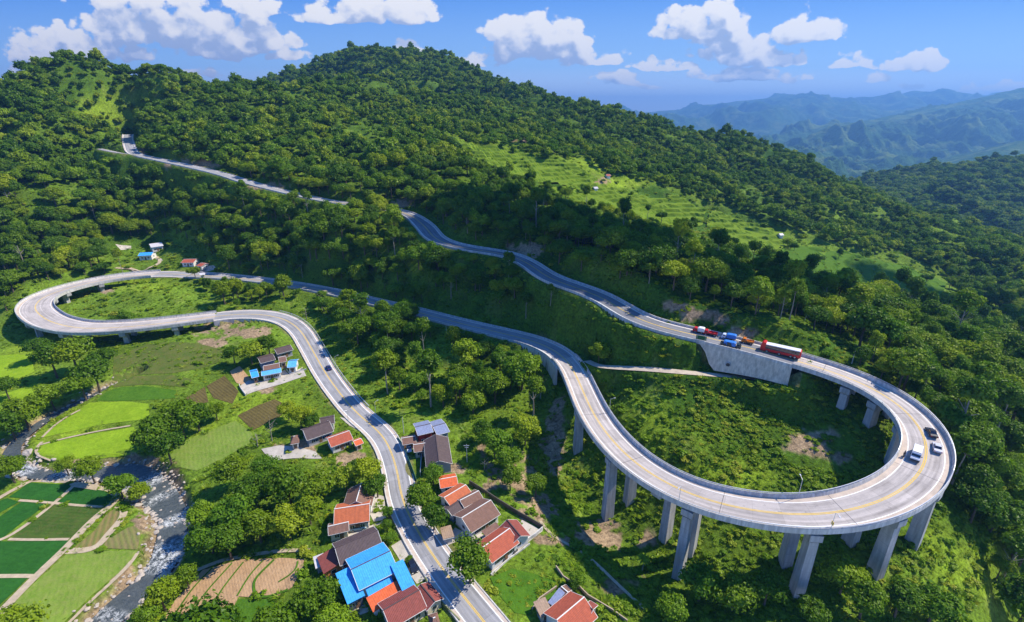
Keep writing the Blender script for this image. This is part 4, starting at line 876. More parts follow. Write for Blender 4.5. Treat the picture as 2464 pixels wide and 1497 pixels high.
def build_bushes():
    g = np.random.default_rng(9); meshes = []
    for i in range(7):
        V, Fq = crown_arrays(1.1, 800+i, 5, 150, 0.20, (1, 1, 0.55), True, 0.25); meshes.append(poly_mesh('shrub', V, Fq, LEAFG if i < 4 else LEAFB))
    for i in range(2):      # grassy tufts
        V = []; Fq = []
        for k in range(46):
            a = g.uniform(0, 6.28); r0 = g.uniform(0, 0.5); L = g.uniform(0.5, 1.0); b0 = np.array([math.cos(a)*r0, math.sin(a)*r0, 0]); e = b0+np.array([math.cos(a)*L*0.6, math.sin(a)*L*0.6, L*0.8]); w = np.array([-math.sin(a), math.cos(a), 0])*0.07
            V += [b0-w, b0+w, e+w*0.3, e-w*0.3]; Fq.append((4*k, 4*k+1, 4*k+2, 4*k+3))
        meshes.append(poly_mesh('tuft', np.array(V), np.array(Fq), LEAFG))
    xs, ys = [], []
    for y0, y1, st in ((58, 150, 1.15), (150, 260, 1.7), (260, 420, 3.0), (420, 900, 6.5)):
        yy = np.arange(y0, y1, st); w = y1*1.15+10; xx = np.arange(-w, w, st); A, B = np.meshgrid(xx, yy)
        xs.append((A+g.uniform(-.5, .5, A.shape)*st).ravel()); ys.append((B+g.uniform(-.5, .5, B.shape)*st).ravel())
    x = np.concatenate(xs); y = np.concatenate(ys); m = np.abs(x) < y*1.13+15; x, y = x[m], y[m]
    z = H(x, y); u, v, d = proj(x, y, z); ok = (u > -40) & (u < 2510) & (v < 1540)
    n1 = fbm(x, y, 14, 3, 55); n2 = fbm(x, y, 4, 2, 57)
    dens = 0.80+0.5*n1
    valley = inpoly(u, v, OPEN[0]) | inpoly(u, v, OPEN[1]); dens = np.where(valley, 0.34+0.5*n1, dens)
    for p_ in FIELDS[-5:-1]: dens = np.where(inpoly(u, v, p_[1]), 0.22+0.5*n2, dens)
    for p_ in NOBUSH: dens = np.where(inpoly(u, v, p_), -1, dens)
    dens = np.where(softspot(u, v, DIRT)+0.4*n1 > 0.3, dens*0.12, dens)
    dens = np.where(y > 260, dens*0.8, dens)
    ok &= g.random(len(x)) < dens
    for r in ROADS:
        dr, jr = near_path(x, y, r, 12); ok &= ~((dr < r[jr, 3]/2+1.3) & (r[jr, 4] < 0.5))
    dr, jr = near_path(x, y, riv, 12); ok &= dr > riv[jr, 3]/2+2.6
    dr, jr = near_path(x, y, path_a, 6); ok &= dr > 2.2
    for px, py, pz, pr in PADS: ok &= np.hypot(x-px, y-py) > pr+0.3
    x, y, z, n1, n2 = (q[ok] for q in (x, y, z, n1, n2))
    s = np.clip(g.lognormal(-0.35, 0.42, len(x)), 0.3, 1.8)*np.where(y > 420, 2.6, np.where(y > 260, 1.4, 1.0))
    idx = np.where(n2+0.3*n1 > 0.30, g.integers(4, 7, len(x)), g.integers(0, 4, len(x))); idx = np.where(g.random(len(x)) < 0.5, 7+g.integers(0, 2, len(x)), idx)
    print('BUSHES', len(x))
    scatter('undergrowth', 'low green scrub and creepers covering the open slopes', np.stack([x, y, z-0.1], 1), g.uniform(0, 6.28, len(x)), np.stack([s*1.15, s*1.15, s*g.uniform(.55, 1.0, len(x))], 1), idx, meshes)
NOBUSH = []
# ---------------- houses ----------------
def roof_mat(name, col, tile=True, pitch=0.34):
    def fn(n, tc, b):
        s = n.new('ShaderNodeSeparateXYZ'); n.l.new(tc, s.inputs[0])
        w = n.m('SINE', n.m('MULTIPLY', s.outputs[0], 2*math.pi/pitch)); f = n.noise(tc, 1.4, 5, 0.7); f2 = n.noise(n.comb(s.outputs[0], n.m('MULTIPLY', s.outputs[1], 0.15), 0), 1.6, 3, 0.6)
        row = n.m('FRACT', n.m('MULTIPLY', s.outputs[1], 2.6)); h = n.m('ADD', n.m('MULTIPLY', w, 0.5), n.m('MULTIPLY', row, 0.35 if tile else 0.0))
        bn = n.new('ShaderNodeBump'); bn.inputs['Strength'].default_value = 0.7 if tile else 0.3; bn.inputs['Distance'].default_value = 0.05; n.l.new(h, bn.inputs['Height']); n.l.new(bn.outputs[0], b.inputs['Normal'])
        c_ = n.mix(n.rng(f, 0.3, 0.7), tuple(x*0.78 for x in col), tuple(min(1, x*1.22) for x in col))
        c_ = n.mix(n.rng(f2, 0.5, 0.8, 0, 0.45), c_, tuple(x*0.55+0.02 for x in col))
        return n.mix(n.m('MULTIPLY', n.rng(w, -1.0, -0.5, 1.0, 0.0), 0.30 if tile else 0.12), c_, tuple(x*0.5 for x in col))
    return material(name, fn=fn, rough=0.75 if tile else 0.45, spec=0.3)
RM = {'dark': roof_mat('dark_tile', (0.105, 0.075, 0.075)), 'brown': roof_mat('brown_tile', (0.21, 0.115, 0.085)), 'red': roof_mat('red_tile', (0.42, 0.10, 0.055)), 'orange': roof_mat('orange_tile', (0.50, 0.135, 0.055)),
      'maroon': roof_mat('maroon_tile', (0.26, 0.07, 0.055)), 'blue': roof_mat('blue_sheet', (0.055, 0.36, 0.82), False, 0.5), 'slate': roof_mat('grey_blue_sheet', (0.24, 0.28, 0.42), False, 0.5), 'pale': roof_mat('pale_sheet', (0.58, 0.55, 0.57), False, 0.5),
      'tan': roof_mat('tan_sheet', (0.36, 0.25, 0.17), False, 0.5), 'vermilion': roof_mat('vermilion_sheet', (0.66, 0.13, 0.04), False, 0.5), 'lightblue': roof_mat('light_blue_sheet', (0.12, 0.44, 0.85), False, 0.5)}
WM = {'white': material('white_plaster', (0.72, 0.71, 0.68), var=0.08), 'cream': material('cream_plaster', (0.66, 0.56, 0.40), var=0.1), 'orange': material('orange_plaster', (0.68, 0.28, 0.08), var=0.1), 'red': material('red_boards', (0.42, 0.05, 0.04), var=0.15),
      'grey': material('grey_plaster', (0.35, 0.37, 0.42), var=0.12), 'dark': material('dark_wall', (0.09, 0.10, 0.13), var=0.2)}
GLASS = material('window_glass', (0.02, 0.03, 0.045), rough=0.12, spec=0.8, var=0.3); TRIM = material('white_trim', (0.75, 0.74, 0.70), var=0.06); WOOD = material('door_wood', (0.20, 0.11, 0.06), var=0.2); PLINTH = material('plinth', (0.42, 0.38, 0.33), var=0.15)
HOUSES = []
def site(u, v, h):
    """point at height h above the ground seen at (u, v)"""
    z = 1.0
    for _ in range(6): q = P(u, v, z=z+h); z = 0.5*z+0.5*float(H([q[0]], [q[1]])[0])
    return q[0], q[1], z
def house(ra, rb, W, wallh, roofh, roof, wall, label, name='house', kind='gable', nwin=3, cat='house', over=0.5, windows=True, pad=True, trim=True, dz=0.0):
    """ra, rb: where the two ends of the ridge are seen"""
    HOUSES.append(dict(ra=ra, rb=rb, W=W, wallh=wallh, roofh=roofh, roof=roof, wall=wall, label=label, name=name, kind=kind, nwin=nwin, cat=cat, over=over, windows=windows, pad=pad, trim=trim, dz=dz))
def place_houses():
    for h in HOUSES:
        t = h['wallh']+h['roofh']
        a = site(*h['ra'], t); b = site(*h['rb'], t); z = (a[2]+b[2])/2
        a = P(*h['ra'], z=z+t+h['dz']); b = P(*h['rb'], z=z+t+h['dz'])
        h['c'] = ((a[0]+b[0])/2, (a[1]+b[1])/2, z+h['dz']); h['L'] = math.dist(a[:2], b[:2]); h['rot'] = math.atan2(b[1]-a[1], b[0]-a[0])
        if h['pad']: PADS.append((h['c'][0], h['c'][1], z-0.05, max(h['L'], h['W'])*0.56))
        for fx in (-0.5, -0.2, 0.2, 0.5):
            for fy in (-0.5, 0, 0.5):
                x = h['c'][0]+math.cos(h['rot'])*fx*h['L']-math.sin(h['rot'])*fy*h['W']; y = h['c'][1]+math.sin(h['rot'])*fx*h['L']+math.cos(h['rot'])*fy*h['W']
                u, v, d = proj(np.array([x]), np.array([y]), np.array([z+h['wallh']])); KEEP_EXTRA.append((float(u[0]), float(v[0]), y))
def build_house(h):
    L, W, wh, rh, ov = h['L'], h['W'], h['wallh'], h['roofh'], h['over']
    r = thing(h['name'], h['label'], h['cat'], h['c'], h['rot'])
    wl, ww = L/2-ov, W/2-ov; m = MB(); k = h['kind']
    m.box((0, 0, -0.45), (2*wl+0.24, 2*ww+0.24, 1.3)); m.build('plinth', PLINTH, r)
    z0 = 0.2
    hip = k == 'hip'; shed = k == 'shed'
    m = MB(); m.hull([(-wl, -ww, z0), (wl, -ww, z0), (wl, ww, z0), (-wl, ww, z0), (-wl, -ww, wh-(rh*0.0)), (wl, -ww, wh), (wl, ww, wh), (-wl, ww, wh)])
    if k == 'gable':
        zz = wh+rh*(1-0.12)
        for x in (-wl, wl):
            e = 0.12 if x < 0 else -0.12
            b_ = len(m.v); m.v += [(x, -ww, wh), (x, ww, wh), (x, 0, zz), (x+e, -ww, wh), (x+e, ww, wh), (x+e, 0, zz)]; m.f += [(b_, b_+1, b_+2), (b_+5, b_+4, b_+3), (b_, b_+2, b_+5, b_+3), (b_+1, b_+4, b_+5, b_+2)]
    if shed:
        for x in (-wl+.06, wl-.06): m.hull([(x-.05, -ww, wh-.01), (x+.05, -ww, wh-.01), (x+.05, ww, wh-.01), (x-.05, ww, wh-.01), (x-.05, -ww, wh), (x+.05, -ww, wh), (x+.05, ww, wh+rh*0.85), (x-.05, ww, wh+rh*0.85)])
        m.box((0, ww-.06, wh+rh*0.42), (2*wl-.2, .1, rh*0.84))
    o = m.build('wall', WM[h['wall']], r); fix_normals(o)
    # roof
    m = MB(); hl, hw = L/2, W/2; ze = wh-0.12; zr = wh+rh; th = 0.16
    if shed: m.hull([(-hl, -hw, ze), (hl, -hw, ze), (hl, hw, zr), (-hl, hw, zr), (-hl, -hw, ze+th), (hl, -hw, ze+th), (hl, hw, zr+th), (-hl, hw, zr+th)])
    elif k == 'flat': m.hull([(-hl, -hw, wh+.02), (hl, -hw, wh+.02), (hl, hw, wh+.02), (-hl, hw, wh+.02), (-hl, -hw, wh+.2), (hl, -hw, wh+.2), (hl, hw, wh+.2), (-hl, hw, wh+.2)])
    else:
        q = min(hw, hl*0.8) if hip else 0.0; nx = 9 if not hip else 1; sag = 0.10*rh
        for sgn in (-1, 1):
            # slight concave sweep of the slope, in three strips
            prof = [(hw, ze), (hw*0.66, ze+(zr-ze)*0.31), (hw*0.33, ze+(zr-ze)*0.645), (0.0, zr)]
            for (y1, z1), (y2, z2) in zip(prof, prof[1:]):
                f1 = (1-y1/hw); f2 = (1-y2/hw); x1 = hl-q*f1; x2 = hl-q*f2
                p_ = [(-x1, sgn*y1, z1), (x1, sgn*y1, z1), (x2, sgn*y2, z2), (-x2, sgn*y2, z2)]
                if sgn > 0: p_ = p_[::-1]
                m.hull([*p_, *[(a, b, c_+th) for a, b, c_ in p_]])
            if hip: 
                x = hl; m.add([(sgn*x, -hw, ze), (sgn*x, hw, ze), (sgn*(hl-q), 0, zr), (sgn*x, -hw, ze+th), (sgn*x, hw, ze+th), (sgn*(hl-q), 0, zr+th)], [(0, 1, 2), (5, 4, 3), (0, 3, 4, 1), (1, 4, 5, 2), (2, 5, 3, 0)])
    rf = m.build('roof', RM[h['roof']], r); fix_normals(rf)
    if k in ('gable', 'hip') and h['trim']:
        m = MB(); q = min(hw, hl*0.8) if hip else 0.0; m.box((0, 0, zr+th+0.03), (2*(hl-q)+0.1, 0.24, 0.10)); m.build('ridge_cap', TRIM if h['roof'] in ('red', 'orange', 'brown', 'vermilion') else RM['dark'], rf)
        if not hip:
            for x in (-hl-0.05, hl+0.05):
                m = MB()
                for sg in (-1, 1): m.tube((x, sg*hw, ze+0.08), (x, 0, zr+0.1), 0.06, n=4)
                m.build('verge_board', TRIM, rf)
    if not shed:
        for sg in (-1, 1): m = MB(); m.box((0, sg*(hw+0.04), ze+0.05), (2*hl, 0.07, 0.14)); m.build('eaves_board', TRIM, rf)
    if h['windows']:
        for sg in (-1, 1):
            n_ = h['nwin'] if sg < 0 else max(1, h['nwin']-1); span = 2*wl-1.2; zc = min(1.75, wh*0.55)
            for i in range(n_):
                x = -wl+0.9+(span-0.6)*(i+0.5)/n_
                if sg < 0 and i == n_//2:
                    m = MB(); m.box((x, sg*(ww+0.03), 1.25), (1.0, 0.10, 2.05)); d = m.build('door', WOOD, r); m = MB(); m.box((x+0.36, sg*(ww+0.10), 1.2), (0.06, 0.08, 0.14)); m.build('handle', STEEL, d); continue
                m = MB(); m.box((x, sg*(ww+0.025), zc), (1.3, 0.07, 1.25)); fr = m.build('window', TRIM, r)
                m = MB(); m.box((x-0.3, sg*(ww+0.06), zc), (0.52, 0.05, 1.05)); m.box((x+0.3, sg*(ww+0.06), zc), (0.52, 0.05, 1.05)); m.build('pane', GLASS, fr)
        for sg in (-1, 1):
            m = MB(); m.box((sg*(wl+0.025), 0, min(1.75, wh*0.55)), (0.07, 1.3, 1.2)); fr = m.build('window', TRIM, r)
            m = MB(); m.box((sg*(wl+0.06), 0, min(1.75, wh*0.55)), (0.05, 1.1, 1.0)); m.build('pane', GLASS, fr)
    return r
Z4 = lambda x, y: (693+.2797*x, 1078+.2797*y)
Z3 = lambda x, y: (577.5+.28296*x, 770+.28296*y)
Z1 = lambda x, y: (567.9+.10285*x, 818+.10285*y)
Z15 = lambda x, y: (250+.1172*x, 558+.1172*y)
Z13 = lambda x, y: (1251+.1172*x, 1367+.1172*y)
# cluster left of the road, lower down
house(Z4(632, 305), Z4(588, 462), 8.2, 2.9, 1.9, 'brown', 'white', 'red-brown gabled house with white verges, nearest the trees left of the village road', nwin=2)
house(Z4(400, 530), Z4(700, 484), 8.6, 3.0, 2.0, 'orange', 'white', 'house with orange and brown roof just below the red-brown gabled house', nwin=3)
house(Z4(480, 600), Z4(702, 560), 5.0, 2.7, 0.8, 'brown', 'cream', 'brown lean-to wing on the front of the orange-roofed house', kind='shed', nwin=3, pad=False)
house(Z4(345, 680), Z4(520, 640), 4.4, 2.7, 0.9, 'brown', 'cream', 'small brown-roofed outbuilding beside the parked pale blue car', nwin=2)
house(Z4(405, 865), Z4(770, 712), 8.2, 3.6, 2.0, 'dark', 'white', 'large house with dark brown roof behind the big blue-roofed building', nwin=5)
house(Z4(330, 880), Z4(390, 1020), 5.0, 2.6, 0.9, 'maroon', 'orange', 'lower maroon side wing of the large dark-roofed house', kind='shed', pad=False, nwin=2)
house(Z4(480, 1010), Z4(640, 945), 4.4, 2.6, 0.8, 'maroon', 'orange', 'maroon porch roof in front of the large dark-roofed house', kind='shed', pad=False, nwin=3)
house(Z4(545, 1050), Z4(878, 890), 10.5, 4.2, 1.5, 'blue', 'white', 'big building with bright blue sheet roof, its tallest middle part', 'building', nwin=4, cat='building')
house(Z4(455, 1195), Z4(605, 1120), 8.6, 3.4, 1.3, 'blue', 'dark', 'lower blue-roofed left wing of the big blue building', 'building', kind='shed', nwin=2, cat='building', pad=False, trim=False)
house(Z4(945, 1135), Z4(1055, 1080), 9.6, 3.0, 1.6, 'blue', 'white', 'blue-roofed right wing of the big blue building, nearest the road', 'building', kind='shed', nwin=2, cat='building', pad=False, trim=False)
house(Z4(660, 1190), Z4(880, 1085), 6.4, 2.9, 0.9, 'blue', 'white', 'blue canopy roof along the front of the big blue building', 'building', kind='shed', nwin=3, cat='building', pad=False)
house(Z4(700, 1345), Z4(965, 1190), 3.8, 2.6, 0.6, 'vermilion', 'white', 'long coral-red lean-to between the blue and the brown roofs', kind='shed', nwin=3, pad=False)
house(Z4(820, 1400), Z4(1130, 1225), 7.6, 3.0, 1.7, 'maroon', 'cream', 'maroon-roofed house at the bottom edge below the blue building', nwin=4)
house(Z4(1140, 1175), Z4(1265, 1325), 4.6, 2.8, 0.9, 'maroon', 'cream', 'narrow maroon-roofed house end standing close to the village road', nwin=2, pad=False)
house(Z4(1215, 1480), Z4(1300, 1450), 4.0, 2.4, 1.0, 'brown', 'cream', 'small brown hut roof at the bottom edge beside the road', kind='hip', nwin=1)
house(Z4(225, 985), Z4(315, 950), 3.6, 2.2, 0.4, 'pale', 'grey', 'little grey sheet-metal shed beside the ploughed field', 'shed', kind='shed', windows=False, cat='shed')
# right of the road, lower
house(Z4(1300, 275), Z4(1450, 248), 5.6, 3.0, 0.9, 'vermilion', 'white', 'bright vermilion-roofed house right of the village road, behind the round tree', nwin=2)
house(Z4(1345, 430), Z4(1530, 320), 6.0, 3.2, 1.1, 'orange', 'white', 'orange-roofed house next to the vermilion roof', nwin=3, pad=False)
house(Z4(1480, 455), Z4(1640, 372), 4.4, 3.0, 0.9, 'brown', 'white', 'brown-roofed row with white end wall beside the orange roof', nwin=3, pad=False)
house(Z4(1370, 530), Z4(1470, 460), 4.6, 2.8, 1.0, 'dark', 'grey', 'dark little gabled house below the orange roof', nwin=2, pad=False)
house(Z4(1495, 605), Z4(1745, 452), 8.4, 3.0, 2.0, 'brown', 'white', 'long brown gabled house with white windowed wall, middle of the walled plots', nwin=6)
house(Z4(1672, 862), Z4(1908, 695), 7.4, 3.2, 2.0, 'red', 'white', 'red-tiled house with long white windowed wall at the corner of the walled yard', nwin=6)
house(Z4(1885, 620), Z4(2000, 760), 6.4, 3.1, 1.6, 'maroon', 'white', 'maroon-roofed rear wing of the red-tiled corner house', nwin=3, pad=False)
house(Z4(1705, 760), Z4(1830, 680), 4.2, 2.7, 0.7, 'brown', 'grey', 'brown carport roof on the inner side of the red-tiled corner house', kind='shed', windows=False, pad=False)
house(Z4(1320, 735), Z4(1415, 710), 4.2, 2.3, 0.2, 'tan', 'grey', 'flat brown pergola roof by the lane between the roadside trees', 'shed', kind='flat', windows=False, cat='shed')
# cluster by the bend, right
house(Z3(1490, 915), Z3(1620, 885), 7.6, 4.6, 0.8, 'slate', 'red', 'tall red-walled house with grey-blue sheet roof at the edge of the wood', nwin=3)
house(Z3(1640, 910), Z3(1745, 880), 8.8, 3.6, 0.7, 'slate', 'grey', 'grey-blue sheet-roofed annex beside the tall red-walled house', nwin=3, pad=False)
house(Z3(1664, 975), Z3(1692, 1200), 8.2, 3.6, 1.7, 'dark', 'grey', 'long dark-roofed hall with a white ridge line right of the village road', nwin=6)
house(Z3(1475, 1065), Z3(1575, 1050), 5.2, 2.7, 1.0, 'brown', 'cream', 'small brown-roofed house leaning on the long dark hall', nwin=2, pad=False)
house(Z3(1375, 1010), Z3(1490, 990), 4.8, 2.6, 0.9, 'brown', 'orange', 'low rust-brown roof nearest the road bend', nwin=2, pad=False)
# cluster left at the bend
house(Z3(535, 938), Z3(760, 862), 8.0, 3.1, 1.9, 'dark', 'grey', 'dark-roofed farmhouse in the left roadside cluster', nwin=5)
house(Z3(680, 845), Z3(800, 822), 5.6, 2.8, 1.0, 'dark', 'white', 'small dark roof behind the dark-roofed farmhouse', nwin=2, pad=False)
house(Z3(745, 1010), Z3(930, 945), 6.6, 3.0, 1.5, 'red', 'white', 'red-roofed white house in front of the dark-roofed farmhouse', nwin=5, pad=False)
house(Z3(965, 1035), Z3(1030, 1010), 3.8, 2.3, 0.7, 'vermilion', 'cream', 'tiny bright red roof between the white house and the road', nwin=1, pad=False)
house(Z3(425, 1000), Z3(500, 985), 5.0, 2.5, 1.2, 'brown', 'white', 'small brown-roofed hut at the left end of the farm cluster', kind='hip', nwin=2, pad=False)
# blue complex further up
house(Z1(330, 760), Z1(500, 720), 8.0, 3.0, 0.9, 'blue', 'dark', 'blue-roofed end of the roadside school-like complex, farthest left', 'building', nwin=3, cat='building')
house(Z1(590, 745), Z1(1050, 660), 5.0, 2.9, 0.8, 'lightblue', 'white', 'long pale blue roof over a row of white classrooms', 'building', nwin=7, cat='building', pad=False)
house(Z1(1225, 500), Z1(1430, 480), 7.6, 3.0, 1.2, 'lightblue', 'white', 'blue-roofed white house closest to the road in the blue-roofed complex', nwin=3, pad=False)
house(Z1(640, 620), Z1(1010, 550), 6.0, 3.4, 1.0, 'brown', 'cream', 'red-brown roof behind the row of white classrooms', 'building', nwin=4, cat='building', pad=False)
house(Z1(520, 440), Z1(870, 350), 7.6, 3.8, 0.8, 'dark', 'grey', 'dark roof with pale skylight at the back of the blue-roofed complex', 'building', nwin=4, cat='building', pad=False)
house(Z1(990, 420), Z1(1160, 385), 6.5, 3.2, 1.0, 'brown', 'cream', 'rust-red roof in the middle of the blue-roofed complex', 'building', nwin=2, cat='building', pad=False)
house(Z1(900, 220), Z1(1270, 120), 7.0, 3.0, 1.2, 'dark', 'grey', 'dark brown roof at the upper end of the blue-roofed complex', 'building', nwin=4, cat='building', pad=False)
# far hamlet by the junction
house(Z15(930, 250), Z15(1180, 215), 11.0, 3.6, 1.6, 'pale', 'white', 'white building with pale pinkish roof, highest in the far hamlet', 'building', nwin=5, cat='building')
house(Z15(740, 430), Z15(1020, 415), 9.0, 3.4, 1.2, 'blue', 'white', 'blue-roofed pavilion in the far hamlet', 'building', nwin=3, cat='building')
house(Z15(1640, 565), Z15(1900, 560), 9.0, 3.0, 1.2, 'red', 'white', 'red-roofed house in the far hamlet', nwin=3)
house(Z15(1990, 640), Z15(2100, 655), 8.0, 2.6, 0.8, 'red', 'white', 'smaller pinkish red roof right of the red-roofed house in the far hamlet', nwin=2, pad=False)
house(Z15(1960, 850), Z15(2060, 835), 6.0, 4.6, 0.6, 'pale', 'cream', 'cream roadside building at the far road junction', 'building', nwin=2, cat='building', pad=False)
# bottom right of centre
house(Z13(760, 1075), Z13(1320, 605), 8.4, 3.0, 2.0, 'red', 'white', 'red-tiled house cut by the bottom edge, with a pale ridge', nwin=4)
house(Z13(1340, 760), Z13(1500, 860), 5.0, 2.8, 1.1, 'maroon', 'cream', 'maroon side wing of the red-tiled house at the bottom edge', nwin=2, pad=False)
house(Z13(850, 390), Z13(980, 500), 3.4, 2.4, 0.6, 'brown', 'white', 'small brown roof above the red-tiled house at the bottom edge', 'shed', nwin=1, cat='shed', pad=False)
house(Z13(690, 545), Z13(820, 640), 4.4, 2.4, 0.4, 'slate', 'grey', 'grey-brown sheet roof beside the red-tiled bottom house', 'shed', kind='shed', nwin=1, cat='shed', pad=False)
house(Z13(350, 850), Z13(600, 740), 3.8, 2.3, 0.4, 'tan', 'cream', 'tan sheet-roofed shed left of the red-tiled bottom house', 'shed', kind='shed', nwin=1, cat='shed', pad=False)
# huts on the terraces
for i, (u, v, lab) in enumerate(((1432, 450, 'tiny white hut at the near edge of the hillside terraces'), (1462, 420, 'tiny tan hut with a red roof beside the upper terraces'), (1762, 545, 'tiny white hut low on the hillside terraces'), (1878, 562, 'farthest tiny white hut on the lower terraces'), (1235, 345, 'tiny pale hut above the top terraces'))):
    house((u-4, v), (u+5, v-0.5), 5.0, 2.6, 1.2, 'pale' if i != 1 else 'red', 'white', lab, 'hut', nwin=1, cat='hut', windows=False, pad=False)
place_houses()

# ---------------- fields, river, tracks ----------------
def Gs(pts, **k): return [G(u, v, **k) for u, v in pts]
def drape(name, pts, mat, dz=0.10, sp=2.2, step=0.0, smooth_edge=True):
    """a sheet laid on the ground inside an outline (world xy)"""
    P2 = np.array([p[:2] for p in pts])
    if smooth_edge:
        c_ = np.concatenate([P2, P2[:1]]); out = []
        for a, b in zip(c_[:-1], c_[1:]):
            k = max(1, int(np.hypot(*(b-a))/sp)); out += [a+(b-a)*i/k for i in range(k)]
        P2 = np.array(out); w = fbm(P2[:, 0], P2[:, 1], 6, 2, 5)*0.35; P2 = P2+np.stack([w, -w], 1)
    x0, y0 = P2.min(0); x1, y1 = P2.max(0); n = len(P2)
    A, B = np.meshgrid(np.arange(x0+sp/2, x1, sp), np.arange(y0+sp/2, y1, sp)); A = A.ravel(); B = B.ravel()
    ins = inpoly(A, B, [tuple(q) for q in P2]); pts2 = [Vector(q) for q in P2]+[Vector((a, b)) for a, b in zip(A[ins], B[ins])]
    vs, es, fs, *_ = delaunay_2d_cdt(pts2, [], [list(range(n))], 1, 1e-4)
    X = np.array([v.x for v in vs]); Y = np.array([v.y for v in vs]); Z = H(X, Y)+dz
    if step: q = Z/step; Z = (np.floor(q)+sstep(q-np.floor(q), 0.7, 1.0))*step+dz
    o = meshobj(name, np.stack([X, Y, Z], 1), [f for f in fs], mat)
    fixall(o); return o
def fixall(o):
    if sum(p.normal.z for p in o.data.polygons) < 0: o.data.flip_normals()
def field_mat(name, c1, c2, ang, pitch=1.2, amt=0.5, soil=None, zl=False):
    def fn(n, tc, b):
        g = n.new('ShaderNodeNewGeometry').outputs['Position']; s = n.new('ShaderNodeSeparateXYZ'); n.l.new(g, s.inputs[0])
        q = n.m('ADD', n.m('MULTIPLY', s.outputs[0], math.cos(ang)), n.m('MULTIPLY', s.outputs[1], math.sin(ang)))
        if zl: q = s.outputs[2]
        f = n.noise(g, 0.35, 5, 0.65); fw = n.noise(g, 0.9, 4, 0.7)
        w = n.m('SINE', n.m('MULTIPLY', n.m('ADD', q, n.m('MULTIPLY', f, 0.5)), 2*math.pi/pitch))
        k = n.m('ADD', n.m('MULTIPLY', n.rng(w, -1, 1), amt), n.m('MULTIPLY', n.rng(f, 0.3, 0.7), 1-amt))
        bn = n.new('ShaderNodeBump'); bn.inputs['Strength'].default_value = 0.7; bn.inputs['Distance'].default_value = 0.25; n.l.new(n.m('ADD', n.m('MULTIPLY', w, 0.45*amt), n.m('MULTIPLY', fw, 1.6)), bn.inputs['Height']); n.l.new(bn.outputs[0], b.inputs['Normal'])
        c_ = n.mix(k, c1, c2); f3 = n.noise(g, 0.13, 4, 0.6); c_ = n.mix(n.rng(f3, 0.42, 0.68, 0, 0.35), c_, tuple(x*1.35 for x in c2)); return n.mix(n.rng(fw, 0.42, 0.72, 0, 0.5), c_, soil or tuple(x*0.7 for x in c1))
    return material(name, fn=fn, rough=1.0, spec=0.1)
Z2 = lambda x, y: (x*.3568, 962.5+.3568*y)
ZL = lambda x, y: (x*.3472, 481.25+.3472*y)
FM = {'deep': field_mat('deep_green_crop', (0.018, 0.085, 0.012), (0.03, 0.125, 0.018), 1.45, 1.5, 0.12), 'mid': field_mat('mid_green_crop', (0.03, 0.085, 0.010), (0.075, 0.125, 0.02), 1.5, 1.2, 0.2, (0.12, 0.10, 0.04)),
      'paddy': field_mat('yellow_green_rice', (0.17, 0.30, 0.012), (0.26, 0.38, 0.02), 1.3, 0.9, 0.05), 'light': field_mat('light_green_crop', (0.12, 0.22, 0.02), (0.20, 0.28, 0.045), 0.55, 1.3, 0.16, (0.26, 0.25, 0.09)),
      'rows': field_mat('planted_rows', (0.30, 0.19, 0.09), (0.11, 0.17, 0.03), 0.5, 1.5, 0.5), 'rowsb': field_mat('planted_rows_b', (0.25, 0.19, 0.09), (0.14, 0.18, 0.04), 0.75, 1.3, 0.5), 'soil': field_mat('bare_soil', (0.44, 0.27, 0.14), (0.52, 0.34, 0.19), 0.6, 0.7, 0.15),
      'plough': field_mat('dark_ploughed', (0.10, 0.075, 0.03), (0.16, 0.13, 0.04), 0.9, 1.1, 0.35), 'scrub': field_mat('mixed_green_terrace', (0.06, 0.13, 0.012), (0.13, 0.15, 0.03), 0.1, 5.5, 0.15, (0.17, 0.12, 0.06)),
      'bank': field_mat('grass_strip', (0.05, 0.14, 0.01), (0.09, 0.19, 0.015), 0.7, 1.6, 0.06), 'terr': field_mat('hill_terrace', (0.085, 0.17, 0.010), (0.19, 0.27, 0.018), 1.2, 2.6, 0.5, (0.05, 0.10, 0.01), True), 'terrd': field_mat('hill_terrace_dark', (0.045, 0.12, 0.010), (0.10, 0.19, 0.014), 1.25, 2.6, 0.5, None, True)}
YARD = material('yard_paving', (0.50, 0.45, 0.38), var=0.2, scale=0.5); TRACK = material('farm_track', (0.46, 0.37, 0.25), var=0.2, scale=0.7)
